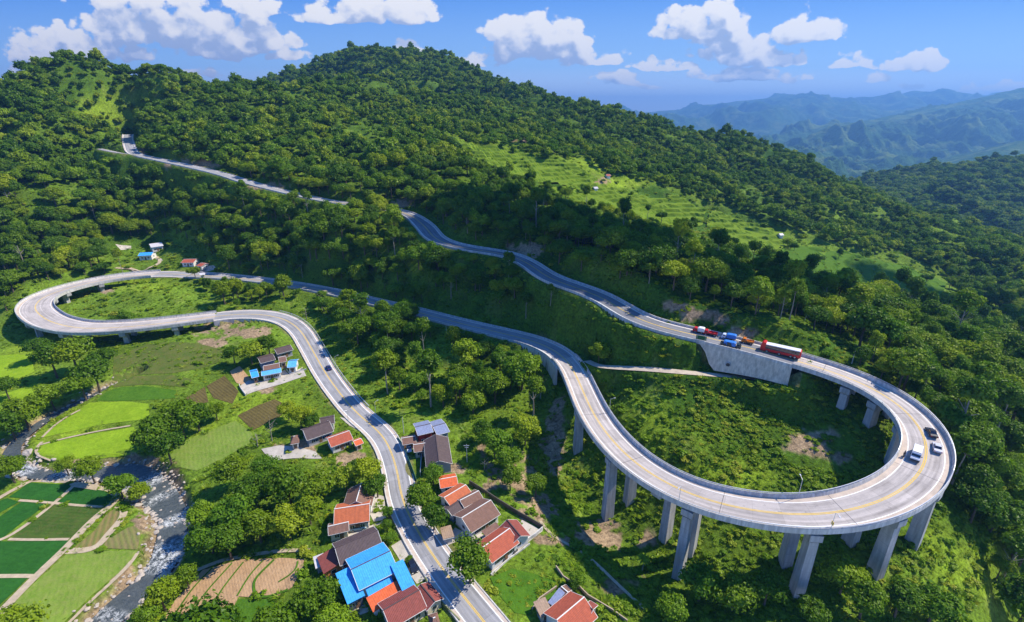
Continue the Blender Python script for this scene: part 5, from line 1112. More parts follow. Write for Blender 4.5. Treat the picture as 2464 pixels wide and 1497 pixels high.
FIELDS = [
 ('crop_field', [(60,655),(200,558),(500,575),(370,690)], Z2, 'deep', 'deep green field at the top of the lower left patchwork', 1),
 ('crop_field', [(510,580),(700,612),(765,650),(765,680),(700,722),(390,690)], Z2, 'deep', 'deep green field with a rounded corner nearest the river', 1),
 ('crop_field', [(-60,700),(50,662),(130,688),(-60,800)], Z2, 'deep', 'small deep green field at the left edge, above the narrow one', 1),
 ('crop_field', [(150,688),(312,705),(20,930),(-60,960),(-60,830)], Z2, 'deep', 'long deep green field slanting off the left edge', 1),
 ('crop_field', [(375,702),(695,735),(640,795),(490,938),(80,930)], Z2, 'mid', 'olive green field in the middle of the patchwork', 1),
 ('crop_field', [(-60,952),(465,950),(240,1178),(-60,1182)], Z2, 'deep', 'large deep green field at the left edge beside the diagonal track', 1),
 ('crop_field', [(-60,1205),(190,1203),(-60,1440)], Z2, 'deep', 'triangular deep green field in the lower left corner', 1),
 ('ploughed_field', [(640,880),(730,760),(780,735),(825,745),(800,800),(690,960),(610,1008),(495,1005)], Z2, 'rows', 'brown and green striped field right of the diagonal track', 1),
 ('ploughed_field', [(690,1000),(720,940),(860,860),(900,850),(955,890),(925,1008)], Z2, 'rowsb', 'rounded brownish row field near the river bend', 1),
 ('crop_field', [(450,1042),(600,1020),(925,1015),(890,1075),(800,1170),(620,1310),(430,1500),(250,1560),(-60,1560),(-60,1490),(200,1270)], Z2, 'light', 'large pale green field at the bottom left', 1),
 ('rice_field', [(250,350),(300,300),(600,235),(900,182),(940,250),(880,365),(640,395),(400,412),(330,400),(262,378)], Z2, 'paddy', 'bright yellow-green rice field just above the river bend', 1),
 ('rice_field', [(285,255),(380,170),(480,105),(600,75),(700,65),(680,165),(480,215)], Z2, 'paddy', 'yellow-green rice field beside the dark stream', 1),
 ('rice_field', [(710,62),(900,58),(1000,90),(975,130),(800,150),(690,165)], Z2, 'paddy', 'yellow-green rice field in front of the big round trees', 1),
 ('rice_field', [(670,1390),(740,1330),(850,1300),(1000,1290),(1220,1320),(1215,1375),(1000,1390),(800,1395)], ZL, 'bank', 'smooth bright green field below the brown terraces', 1),
 ('rice_field', [(500,1500),(620,1405),(860,1398),(1030,1415),(1035,1500),(700,1530)], ZL, 'paddy', 'yellow-green rice field below the smooth green one', 1),
 ('rice_field', [(-50,1085),(120,1070),(215,1090),(240,1190),(120,1250),(-50,1290)], ZL, 'paddy', 'yellow-green meadow at the left edge below the low viaduct', 1),
 ('rice_field', [(-50,1370),(80,1330),(250,1270),(330,1290),(180,1400),(-50,1420)], ZL, 'paddy', 'yellow-green strip at the left edge by the grove', 1),
 ('terrace_field', [(790,1090),(1000,1005),(1180,985),(1390,1000),(1560,1040),(1520,1120),(1390,1170),(1200,1200),(790,1250)], ZL, 'scrub', 'rough brown-green terraces right of the big grove', 1),
 ('terrace_field', [(780,1262),(1180,1212),(1330,1245),(1300,1300),(1000,1278),(790,1300)], ZL, 'scrub', 'narrow rough terrace under the brown-green terraces', 1),
 ('ploughed_field', [(1275,1385),(1420,1295),(1445,1400),(1395,1412)], ZL, 'plough', 'small brown ploughed field with a pointed end', 1),
 ('ploughed_field', [(1432,1290),(1555,1218),(1655,1330),(1610,1412),(1480,1375)], ZL, 'plough', 'brown ploughed field with curved rows below the tan plot', 1),
 ('ploughed_field', [(1592,1190),(1660,1150),(1745,1250),(1690,1290),(1640,1270)], ZL, 'soil', 'bare tan plot beside the blue-roofed complex', 1),
 ('ploughed_field', [(1600,105),(1720,45),(1850,-5),(1950,45),(1890,110),(1705,205)], Z2, 'plough', 'dark ploughed plot above the farm cluster', 1),
 ('crop_field', [(1120,470),(1200,300),(1400,215),(1590,140),(1700,225),(1690,290),(1500,400),(1330,480)], Z2, 'light', 'pale green sloping field left of the farm cluster', 1),
 ('ploughed_field', [(1060,1560),(1180,1360),(1370,1150),(1500,1110),(1620,1082),(1800,1068),(2050,1072),(2040,1130),(1975,1270),(1860,1330),(1610,1325),(1500,1560)], Z2, 'soil', 'bare tan strip field at the bottom, left of the blue building', 1),
 ('crop_field', [(1500,1560),(1610,1342),(1860,1342),(1800,1560)], Z2, 'bank', 'bright green plot below the tan strip field', 1),
 ('crop_field', [(1730,1110),(1930,1040),(2130,1090),(2320,1150),(2330,1290),(2200,1370),(2050,1440),(1950,1420),(1800,1250)], Z4, 'bank', 'lush green garden plot below the walled yard', 1),
 ('terrace_field', [(1060,326),(1150,320),(1220,333),(1300,366),(1395,403),(1440,436),(1380,455),(1290,440),(1210,412),(1140,380)], None, 'terr', 'sunlit terraces at the top of the hillside fields', 3),
 ('terrace_field', [(1290,446),(1380,460),(1445,442),(1600,476),(1700,506),(1690,545),(1600,545),(1500,520),(1380,485)], None, 'terr', 'sunlit terraces in the middle of the hillside fields', 3),
 ('terrace_field', [(1700,545),(1712,510),(1800,535),(1880,560),(1905,590),(1860,610),(1780,595)], None, 'terr', 'sunlit lower end of the hillside terraces', 3),
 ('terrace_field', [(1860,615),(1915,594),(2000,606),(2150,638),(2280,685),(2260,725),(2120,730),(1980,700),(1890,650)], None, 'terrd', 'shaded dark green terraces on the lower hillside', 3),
 ('terrace_field', [(2280,765),(2380,790),(2480,840),(2480,870),(2360,850),(2290,800)], None, 'terr', 'small light green clearing at the right edge', 3)]
def build_fields():
    for nm, pts, f, mt, lab, sp in FIELDS:
        px = [f(*p) for p in pts] if f else pts
        w = Gs(px, ymin=60); big = sp > 1
        o = drape(nm, w, FM[mt], 0.12 if not big else 0.8, 2.0 if not big else 2.2, 2.6 if big else 0.0); tag(o, lab, None, None, 'structure')
    # grass strips between the tan strips
    for k, pts in enumerate(([(1150,1500),(1290,1290),(1440,1128)], [(1245,1500),(1400,1290),(1570,1100)], [(1365,1500),(1500,1280),(1650,1088)], [(1600,1325),(1690,1180),(1790,1072)], [(1850,1080),(1740,1190),(1712,1250),(1730,1315),(1800,1330),(1900,1300),(1970,1265)], [(1880,1230),(1990,1150),(2010,1080)])):
        w = Gs([Z2(*p) for p in pts], ymin=60); c_ = catmull([(*p, 0.85 if k != 4 else 1.3) for p in w], 1.0); c_[:, 2] = H(c_[:, 0], c_[:, 1])+0.24
        o = strip('grass_strip', c_, (lambda h: -h/2), (lambda h: h/2), 0, FM['bank']); fixall(o); tag(o, 'narrow green strip between the tan ploughed strips', None, None, 'structure')
    def track(nm, pts, f, w, lab, mt=TRACK, dz=0.2):
        q = Gs([f(*p) for p in pts] if f else pts, ymin=60); c_ = smooth_path(catmull([(*p, w) for p in q], 1.2), 3); c_[:, 2] = H(c_[:, 0], c_[:, 1])+dz
        o = strip(nm, c_, (lambda h: -h), (lambda h: h), 0, mt); fixall(o); tag(o, lab, None, None, 'structure')
    track('track', [(-60,1500),(240,1195),(470,975),(640,800),(775,690),(785,655),(740,615),(640,592),(505,572)], Z2, 2.2, 'pale diagonal track beside the patchwork fields')
    track('track', [(505,572),(300,548),(190,560),(60,625),(-60,700)], Z2, 1.6, 'thin track along the top of the patchwork fields')
    track('track', [(-60,960),(20,945),(200,830),(375,690),(505,575)], Z2, 1.2, 'thin path crossing the patchwork between deep green fields')
    track('track', [(-60,1192),(200,1190),(250,1195)], Z2, 1.2, 'short path into the patchwork from the left edge')
    track('track', [(60,942),(480,942)], Z2, 0.9, 'thin straight path below the olive field')
    track('track', [(130,680),(330,695),(710,725)], Z2, 0.9, 'thin path above the olive field')
    track('track', [(455,1022),(640,1005),(720,920),(800,830),(840,770),(820,715),(770,720)], Z2, 2.0, 'winding pale track between the row fields')
    track('track', [(430,1540),(620,1350),(830,1160),(900,1080),(935,1015)], Z2, 1.2, 'thin path along the river side of the pale green field')
    track('track', [(285,255),(380,165),(480,100),(560,60)], Z2, 0.9, 'bank path beside the rice field and the stream')
    track('track', [(250,310),(600,225),(900,172)], Z2, 0.9, 'bank path between two rice fields')
    track('track', [(350,410),(260,375),(245,330),(285,285)], Z2, 1.0, 'curved bank round the corner of the rice field')
    track('track', [(1330,1150),(1500,1085),(1700,1048),(1900,1020),(2110,1010)], Z2, 1.2, 'path along the top of the tan strip field')
    track('track', [(1300,1255),(1330,1290),(1400,1330),(1450,1372),(1500,1420),(1580,1490)], None, 0.8, 'thin path down the scrub right of the walled yard')
    track('track', Z_ := [(300,640),(330,655),(372,640),(385,625),(372,612)], None, 2.4, 'pale lane up to the far hamlet')
    track('track', [(278,645),(330,650),(360,659)], None, 2.4, 'pale lane joining the far bend of the low viaduct')
    for pts, f, lab in (([(100,1090),(300,960),(640,960),(1130,700),(1230,800),(1560,650),(1650,850),(1280,960),(1000,1050),(500,1200),(220,1300)], Z1, 'pale paved forecourt of the blue-roofed complex'),
      ([(890,850),(990,790),(1110,960),(1215,1120),(1110,1175),(980,1000)], Z4, 'paved roadside apron where the dark car is parked'), ([(470,760),(840,620),(855,655),(600,740),(470,800)], Z4, 'concrete drive from the road to the left cluster'),
      ([(740,390),(830,420),(845,620),(740,640),(700,560)], Z4, 'paved yard beside the orange and brown roofs'), ([(1400,800),(1540,680),(1700,760),(1640,830),(1480,790)], Z4, 'paved yard in front of the red-tiled corner house'),
      ([(1750,1095),(2190,715),(2010,620),(1960,750),(1740,990)], Z4, 'tan paved yard inside the wall of the red-tiled corner house'), ([(1300,830),(1440,690),(1560,750),(1320,860)], Z4, 'dirt lane between the roadside trees'), ([(500,1330),(690,1300),(720,1400),(600,1450),(520,1400)], Z4, 'paved yard at the front left of the blue building'),
      ([(850,830),(1000,860),(1050,960),(930,900)], Z3, 'paved drive of the left roadside cluster'), ([(340,1070),(640,1120),(700,1180),(450,1180),(260,1200),(180,1100)], Z3, 'bare earth yard left of the farm cluster'), ([(230,250),(560,290),(560,350),(350,380)], Z15, 'pale plot at the left of the far hamlet'), ([(1050,480),(1220,600),(900,540)], Z15, 'pale yard in front of the blue pavilion in the far hamlet'), ([(1950,700),(2260,700),(2330,780),(2060,820),(1930,760)], Z15, 'pale plot above the far road junction')):
        o = drape('yard', Gs([f(*p) for p in pts], ymin=60), YARD, 0.14, 1.6); tag(o, lab, None, None, 'structure')
def build_river():
    def fn(n, tc, b):
        g = n.new('ShaderNodeNewGeometry').outputs['Position']; at = n.new('ShaderNodeAttribute'); at.attribute_name = 'foam'
        f = n.noise(g, 0.9, 5, 0.65, 0.6); f2 = n.noise(g, 3.0, 4, 0.7)
        fm = n.m('MULTIPLY', n.rng(n.m('ADD', n.m('MULTIPLY', f, 0.6), n.m('MULTIPLY', f2, 0.4)), 0.46, 0.58), n.rng(at.outputs['Fac'], 0.12, 0.9, 0.0, 0.9))
        fm = n.m('ADD', fm, n.rng(f2, 0.66, 0.78, 0, 0.3), None, True)
        n.put(b.inputs['Roughness'], n.rng(fm, 0, 1, 0.16, 0.8))
        bn = n.new('ShaderNodeBump'); bn.inputs['Strength'].default_value = 0.7; bn.inputs['Distance'].default_value = 0.25; n.l.new(n.m('ADD', f2, n.m('MULTIPLY', f, 0.8)), bn.inputs['Height']); n.l.new(bn.outputs[0], b.inputs['Normal'])
        return n.mix(fm, n.mix(n.rng(f, 0.3, 0.7), (0.05, 0.062, 0.065), (0.11, 0.125, 0.12)), (0.78, 0.80, 0.80))
    mt = material('river_water', fn=fn, rough=0.15, spec=0.5)
    c_ = riv.copy(); c_[:, 3] += 0.8
    offs = np.linspace(-1, 1, 13); t, nr = frames(c_); n = len(c_); V = np.zeros((n, 13, 3)); fo = np.zeros((n, 13))
    u, v, d = proj(c_[:, 0], c_[:, 1], c_[:, 2])
    falls = [(388,1190,14),(412,1250,16),(408,1325,36),(385,1360,28),(150,1140,40),(60,1130,24),(345,1165,22),(270,1480,20)]
    rap = np.zeros(n)
    for a, b, r in falls: rap = np.maximum(rap, np.clip(1-np.hypot(u-a, v-b)/r, 0, 1))
    for k, o_ in enumerate(offs):
        V[:, k, :2] = c_[:, :2]+nr*(c_[:, 3]/2*o_)[:, None]; V[:, k, 2] = c_[:, 2]-0.5+0.12*fbm(V[:, k, 0], V[:, k, 1], 2.5, 2, 3)*(1+3*rap); fo[:, k] = np.clip(rap*1.3, 0, 1)*(1-0.3*abs(o_))+0.06
    i = np.arange(n*13).reshape(n, 13); Fq = np.stack([i[:-1, :-1], i[:-1, 1:], i[1:, 1:], i[1:, :-1]], -1).reshape(-1, 4)
    o = fast_mesh('river', V.reshape(-1, 3), Fq, mt, smooth=True); fixall(o)
    a = o.data.attributes.new('foam', 'FLOAT', 'POINT'); a.data.foreach_set('value', fo.ravel().astype(np.float32)); tag(o, 'grey river with white rapids winding past the fields', None, None, 'structure')
    # rocks on the banks: one shared set of shapes, too many to count
    g = np.random.default_rng(3); ms = []
    RK = material('river_rock', (0.46, 0.40, 0.34), var=0.3, scale=1.5, bump=0.8)
    for k in range(4):
        bm = bmesh.new(); bmesh.ops.create_icosphere(bm, subdivisions=2, radius=0.5)
        for q in bm.verts:
            f = 1+0.5*float(vnoise(np.array([q.co.x*2.2+k*5]), np.array([q.co.y*2.2+q.co.z*3]), k)[0]); q.co = Vector((q.co.x*f, q.co.y*f*0.8, q.co.z*f*0.6))
        me = bpy.data.meshes.new('stone'); bm.to_mesh(me); bm.free(); me.materials.append(RK); ms.append(me)
    pts = []; sc_ = []
    for k in range(1500):
        j = g.integers(4, n-1); sd = g.choice([-1, 1]); w = c_[j, 3]/2-0.6+abs(g.normal(0, 1.0))*1.5
        if g.random() < 0.10: w = g.uniform(0, c_[j, 3]/2)
        if rap[j] < 0.1 and g.random() < (0.75 if u[j] < 180 else 0.35): continue
        x, y = c_[j, :2]+nr[j]*sd*w; pts.append((x, y, max(float(H([x], [y])[0]), c_[j, 2]-0.7)+0.05)); s_ = g.lognormal(-0.3, 0.55); sc_.append((s_, s_*g.uniform(.7, 1.2), s_*g.uniform(.6, 1)))
    pts = np.array(pts); scatter('river_rocks', 'pale rocks and gravel heaped along the river banks', pts, g.uniform(0, 6.28, len(pts)), np.array(sc_), g.integers(0, 4, len(pts)), ms)
NOBUSH.extend([[(f(*p) if f else p) for p in pts] for nm, pts, f, mt, lab, sp in FIELDS if mt not in ('scrub', 'terr', 'terrd') and 'garden' not in lab])
# ---------------- vehicles ----------------
PAINT = {}
def paint(nm, col): 
    if nm not in PAINT: PAINT[nm] = material(nm+'_paint', col, rough=0.4, spec=0.35, var=0.05)
    return PAINT[nm]
TYRE = material('tyre', (0.025, 0.025, 0.025), rough=0.9); RIM = material('rim', (0.45, 0.46, 0.48), rough=0.35, metal=0.6); LAMP = material('lamp_glass', (0.85, 0.85, 0.80), rough=0.1); REDL = material('red_lamp', (0.5, 0.02, 0.02), rough=0.2); CARGLASS = material('car_glass', (0.015, 0.02, 0.035), rough=0.06, spec=0.9, var=0.1)
def wheels(r, xs, half, rad, w=0.24):
    for x in xs:
        for sg in (-1, 1):
            m = MB(); m.tube((x, sg*(half-w/2), rad), (x, sg*(half+w/2), rad), rad, n=14); wh = bpy.data.objects.new('wheel', None); COL.objects.link(wh); wh.parent = r
            m.build('tyre', TYRE, wh); m = MB(); m.tube((x, sg*(half+w/2-0.02), rad), (x, sg*(half+w/2+0.02), rad), rad*0.58, n=10); m.build('rim', RIM, wh)
def profile_body(r, name, prof, half, mat, taper=0.0, zt=1.0, parent=None):
    """side outline (x, z) given a width that narrows towards the top"""
    n = len(prof); vs = []
    for sg in (-1, 1):
        for x, z in prof: vs.append((x, sg*half*(1-taper*max(0, min(1, z/zt))), z))
    m = MB(); m.add(vs, [tuple(range(n)), tuple(range(2*n-1, n-1, -1))]+[(i, i+n, (i+1) % n+n, (i+1) % n) for i in range(n)])
    o = m.build(name, mat, parent or r); fix_normals(o)
    b = o.modifiers.new('bevel', 'BEVEL'); b.width = 0.05; b.segments = 2; b.limit_method = 'ANGLE'
    return o
def lamps(r, xf, xb, half, z):
    for sg in (-1, 1):
        m = MB(); m.box((xf, sg*(half-0.28), z), (0.08, 0.36, 0.18)); m.build('headlight', LAMP, r)
        m = MB(); m.box((xb, sg*(half-0.2), z+0.05), (0.08, 0.26, 0.2)); m.build('tail_light', REDL, r)
def car(p, rot, col, label, name='car', suv=False, s=1.0):
    r = thing(name, label, 'car', p, rot); r.scale = (s, s, s); h = 0.18 if suv else 0
    profile_body(r, 'body', [(-2.2, 0.32), (-2.22, 0.8+h), (-1.6, 0.95+h), (1.0, 0.95+h), (2.05, 0.78+h), (2.2, 0.62), (2.2, 0.32)], 0.9, col, 0.05)
    profile_body(r, 'cabin', [(-1.75 if suv else -1.35, 0.93+h), (-1.45 if suv else -0.85, 1.44+h), (0.2, 1.46+h), (0.95, 0.93+h)], 0.84, CARGLASS, 0.22, 1.5)
    m = MB(); m.hull([(-1.38 if suv else -0.82, -0.64, 1.45+h), (0.2, -0.64, 1.465+h), (0.2, 0.64, 1.465+h), (-1.38 if suv else -0.82, 0.64, 1.45+h), (-1.36 if suv else -0.8, -0.6, 1.51+h), (0.17, -0.6, 1.52+h), (0.17, 0.6, 1.52+h), (-1.36 if suv else -0.8, 0.6, 1.51+h)]); m.build('roof', col, r)
    wheels(r, (-1.35, 1.35), 0.82, 0.33); lamps(r, 2.2, -2.22, 0.9, 0.62)
    m = MB()
    for sg in (-1, 1): m.box((0.75, sg*0.98, 0.98+h), (0.12, 0.16, 0.12))
    m.build('wing_mirror', DARKM, r); return r
def van(p, rot, label):
    r = thing('van', label, 'van', p, rot); r.scale = (1.0, 1.0, 1.0); c_ = paint('white_van', (0.78, 0.79, 0.82))
    profile_body(r, 'body', [(-2.6, 0.35), (-2.6, 2.1), (-2.45, 2.25), (1.35, 2.25), (1.7, 2.05), (2.2, 1.2), (2.65, 0.95), (2.7, 0.35)], 0.98, c_, 0.06, 2.2)
    m = MB(); m.hull([(1.44, -0.84, 2.16), (2.16, -0.88, 1.30), (2.16, 0.88, 1.30), (1.44, 0.84, 2.16), (1.50, -0.82, 2.22), (2.24, -0.87, 1.32), (2.24, 0.87, 1.32), (1.50, 0.82, 2.22)]); o = m.build('windscreen', CARGLASS, r); fix_normals(o)
    for sg in (-1, 1):
        for x in (-1.8, -0.6, 0.6):
            m = MB(); m.box((x, sg*0.945, 1.6), (1.0, 0.05, 0.55)); m.build('side_window', CARGLASS, r)
    m = MB(); m.box((-2.61, 0, 1.6), (0.05, 1.5, 0.6)); m.build('rear_window', CARGLASS, r)
    m = MB(); m.box((2.72, 0, 0.5), (0.12, 1.9, 0.3)); m.build('bumper', DARKM, r)
    wheels(r, (-1.7, 1.75), 0.88, 0.36); lamps(r, 2.68, -2.6, 0.98, 0.8)
    m = MB()
    for sg in (-1, 1): m.box((1.75, sg*1.12, 1.4), (0.12, 0.2, 0.28))
    m.build('wing_mirror', DARKM, r); return r
def coach(p, rot, label):
    r = thing('coach', label, 'coach', p, rot); c_ = paint('red_coach', (0.55, 0.02, 0.02))
    profile_body(r, 'body', [(-6.0, 0.55), (-6.0, 1.45), (6.0, 1.45), (6.05, 0.55)], 1.25, c_)
    profile_body(r, 'window_band', [(-5.7, 1.44), (-5.7, 2.75), (4.7, 2.75), (4.7, 1.44)], 1.20, CARGLASS)
    profile_body(r, 'cab', [(4.55, 1.40), (4.45, 3.45), (5.3, 3.50), (5.75, 3.1), (6.04, 1.40)], 1.26, c_)
    profile_body(r, 'rear_panel', [(-6.0, 1.40), (-6.0, 2.7), (-5.55, 2.85), (-5.5, 1.40)], 1.24, c_)
    m = MB(); m.box((-0.55, 0, 2.86), (10.3, 2.3, 0.2)); o = m.build('roof', paint('white_roof', (0.74, 0.75, 0.80)), r)
    for x in np.linspace(-4.9, 3.9, 8):
        m = MB(); 
        for sg in (-1, 1): m.box((x, sg*1.205, 2.1), (0.07, 0.05, 1.25))
        m.build('window_post', DARKM, r)
    m = MB(); m.hull([(5.70, -1.1, 3.02), (6.0, -1.1, 1.75), (6.0, 1.1, 1.75), (5.70, 1.1, 3.02), (5.80, -1.1, 3.02), (6.1, -1.1, 1.75), (6.1, 1.1, 1.75), (5.80, 1.1, 3.02)]); o = m.build('windscreen', CARGLASS, r); fix_normals(o)
    m = MB(); m.box((0, 0, 0.45), (11.4, 2.2, 0.35)); m.build('chassis', DARKM, r)
    wheels(r, (-4.4, -3.2, 0.2, 3.9), 1.12, 0.52, 0.3); lamps(r, 6.06, -6.02, 1.25, 0.9); return r
def truck(p, rot, cabc, boxc, label, L=6.0, tarp=False, cat='truck', name='truck'):
    r = thing(name, label, cat, p, rot); r.scale = (.86, .86, .82); hl = L/2
    profile_body(r, 'cab', [(hl-1.7, 0.5), (hl-1.7, 2.2), (hl-0.6, 2.25), (hl-0.15, 1.35), (hl, 1.25), (hl, 0.5)], 1.02, cabc)
    m = MB(); m.hull([(hl-0.52, -0.85, 2.12), (hl-0.16, -0.9, 1.4), (hl-0.16, 0.9, 1.4), (hl-0.52, 0.85, 2.12), (hl-0.46, -0.85, 2.15), (hl-0.10, -0.9, 1.42), (hl-0.10, 0.9, 1.42), (hl-0.46, 0.85, 2.15)]); o = m.build('windscreen', CARGLASS, r); fix_normals(o)
    m = MB()
    for sg in (-1, 1): m.box((hl-1.1, sg*1.03, 1.75), (0.7, 0.04, 0.5))
    m.build('side_window', CARGLASS, r)
    m = MB(); bl = L-2.0
    if tarp: profile_body(r, 'cargo_box', [(-hl, 0.85), (-hl, 2.3), (-hl+0.5, 2.55), (-hl+bl-0.5, 2.55), (-hl+bl, 2.3), (-hl+bl, 0.85)], 1.08, boxc)
    else:
        for c_, d in (((-hl+bl/2, 0, 0.95), (bl, 2.1, 0.12)), ((-hl+bl/2, 1.0, 1.25), (bl, 0.08, 0.5)), ((-hl+bl/2, -1.0, 1.25), (bl, 0.08, 0.5)), ((-hl+0.04, 0, 1.25), (0.08, 1.92, 0.5)), ((-hl+bl-0.04, 0, 1.35), (0.08, 1.92, 0.7))): m.box(c_, d)
        m.build('load_bed', boxc, r)
    m = MB(); m.box((-0.1, 0, 0.6), (L-0.4, 1.2, 0.3)); m.build('chassis', DARKM, r)
    wheels(r, (-hl+1.0, hl-1.0), 0.92, 0.42, 0.28); lamps(r, hl+0.02, -hl-0.02, 1.02, 0.75); return r
def rider_mesh():
    bm_me = bpy.data.meshes.new('body'); V = [(0,0,0.95),(0.08,0,1.25),(0.16,0,1.48),(0.18,0,1.56),(0.20,0,1.70),(0.20,0,1.80),  (0,0.11,0.93),(0.40,0.17,0.86),(0.30,0.16,0.42),(0.42,0.16,0.38), (0,-0.11,0.93),(0.40,-0.17,0.86),(0.30,-0.16,0.42),(0.42,-0.16,0.38), (0.15,0.19,1.42),(0.30,0.24,1.20),(0.55,0.24,1.12),(0.62,0.23,1.11), (0.15,-0.19,1.42),(0.30,-0.24,1.20),(0.55,-0.24,1.12),(0.62,-0.23,1.11)]
    E = [(0,1),(1,2),(2,3),(3,4),(4,5),(0,6),(6,7),(7,8),(8,9),(0,10),(10,11),(11,12),(12,13),(2,14),(14,15),(15,16),(16,17),(2,18),(18,19),(19,20),(20,21)]
    Rr = [.15,.15,.13,.06,.11,.08, .1,.085,.05,.045, .1,.085,.05,.045, .06,.045,.035,.03, .06,.045,.035,.03]
    bm_me.from_pydata(V, E, []); o = bpy.data.objects.new('body', bm_me); COL.objects.link(o)
    sk = o.modifiers.new('skin', 'SKIN'); ss = o.modifiers.new('sub', 'SUBSURF'); ss.levels = 1; ss.render_levels = 1
    for i, q in enumerate(bm_me.skin_vertices[0].data if bm_me.skin_vertices else []): q.radius = (Rr[i], Rr[i])
    return o, Rr
def scooter(p, rot, label, col, rider=None):
    r = thing('motor_scooter', label, 'scooter', p, rot)
    profile_body(r, 'body', [(-0.75, 0.45), (-0.8, 0.72), (-0.1, 0.74), (0.05, 0.38), (0.35, 0.36), (0.48, 0.95), (0.56, 0.95), (0.55, 0.30), (-0.1, 0.26)], 0.16, col)
    m = MB(); m.box((-0.42, 0, 0.80), (0.7, 0.26, 0.12)); m.build('seat', DARKM, r)
    m = MB(); m.tube((0.5, -0.32, 1.05), (0.5, 0.32, 1.05), 0.025, n=6); m.tube((0.52, 0, 0.9), (0.5, 0, 1.06), 0.03, n=6); m.build('handlebar', DARKM, r)
    for x in (-0.6, 0.66): m = MB(); m.tube((x, -0.06, 0.27), (x, 0.06, 0.27), 0.27, n=12); m.build('wheel', TYRE, r)
    m = MB(); m.box((0.58, 0, 0.85), (0.06, 0.14, 0.12)); m.build('headlight', LAMP, r)
    if rider:
        pr = thing('person', rider, 'person', p, rot); o, Rr = rider_mesh(); o.parent = pr; o.location = (-0.35, 0, -0.08)
        if not o.data.skin_vertices:
            bm = bmesh.new(); bm.from_mesh(o.data); L = bm.verts.layers.skin.verify(); bm.verts.ensure_lookup_table()
            for i, q in enumerate(bm.verts): q[L].radius = (Rr[i], Rr[i]); q[L].use_root = (i == 0)
            bm.to_mesh(o.data); bm.free()
        o.data.materials.append(material('dark_clothes', (0.03, 0.035, 0.06), var=0.2))
        m = MB(); bm = bmesh.new(); bmesh.ops.create_uvsphere(bm, u_segments=12, v_segments=8, radius=0.15); me = bpy.data.meshes.new('helmet'); bm.to_mesh(me); bm.free(); me.materials.append(paint('helmet', (0.05, 0.05, 0.06))); h = bpy.data.objects.new('helmet', me); COL.objects.link(h); h.parent = pr; h.location = (-0.15, 0, 1.68)
    return r
def on_road(c_, u, v, z, off, rev=False, lift=0.02):
    q = P(u, v, z=z); k = int(((c_[:, 0]-q[0])**2+(c_[:, 1]-q[1])**2).argmin()); t, nr = frames(c_)
    x, y = c_[k, :2]+nr[k]*off; return (x, y, c_[k, 2]+lift), math.atan2(t[k, 1], t[k, 0])+(math.pi if rev else 0)
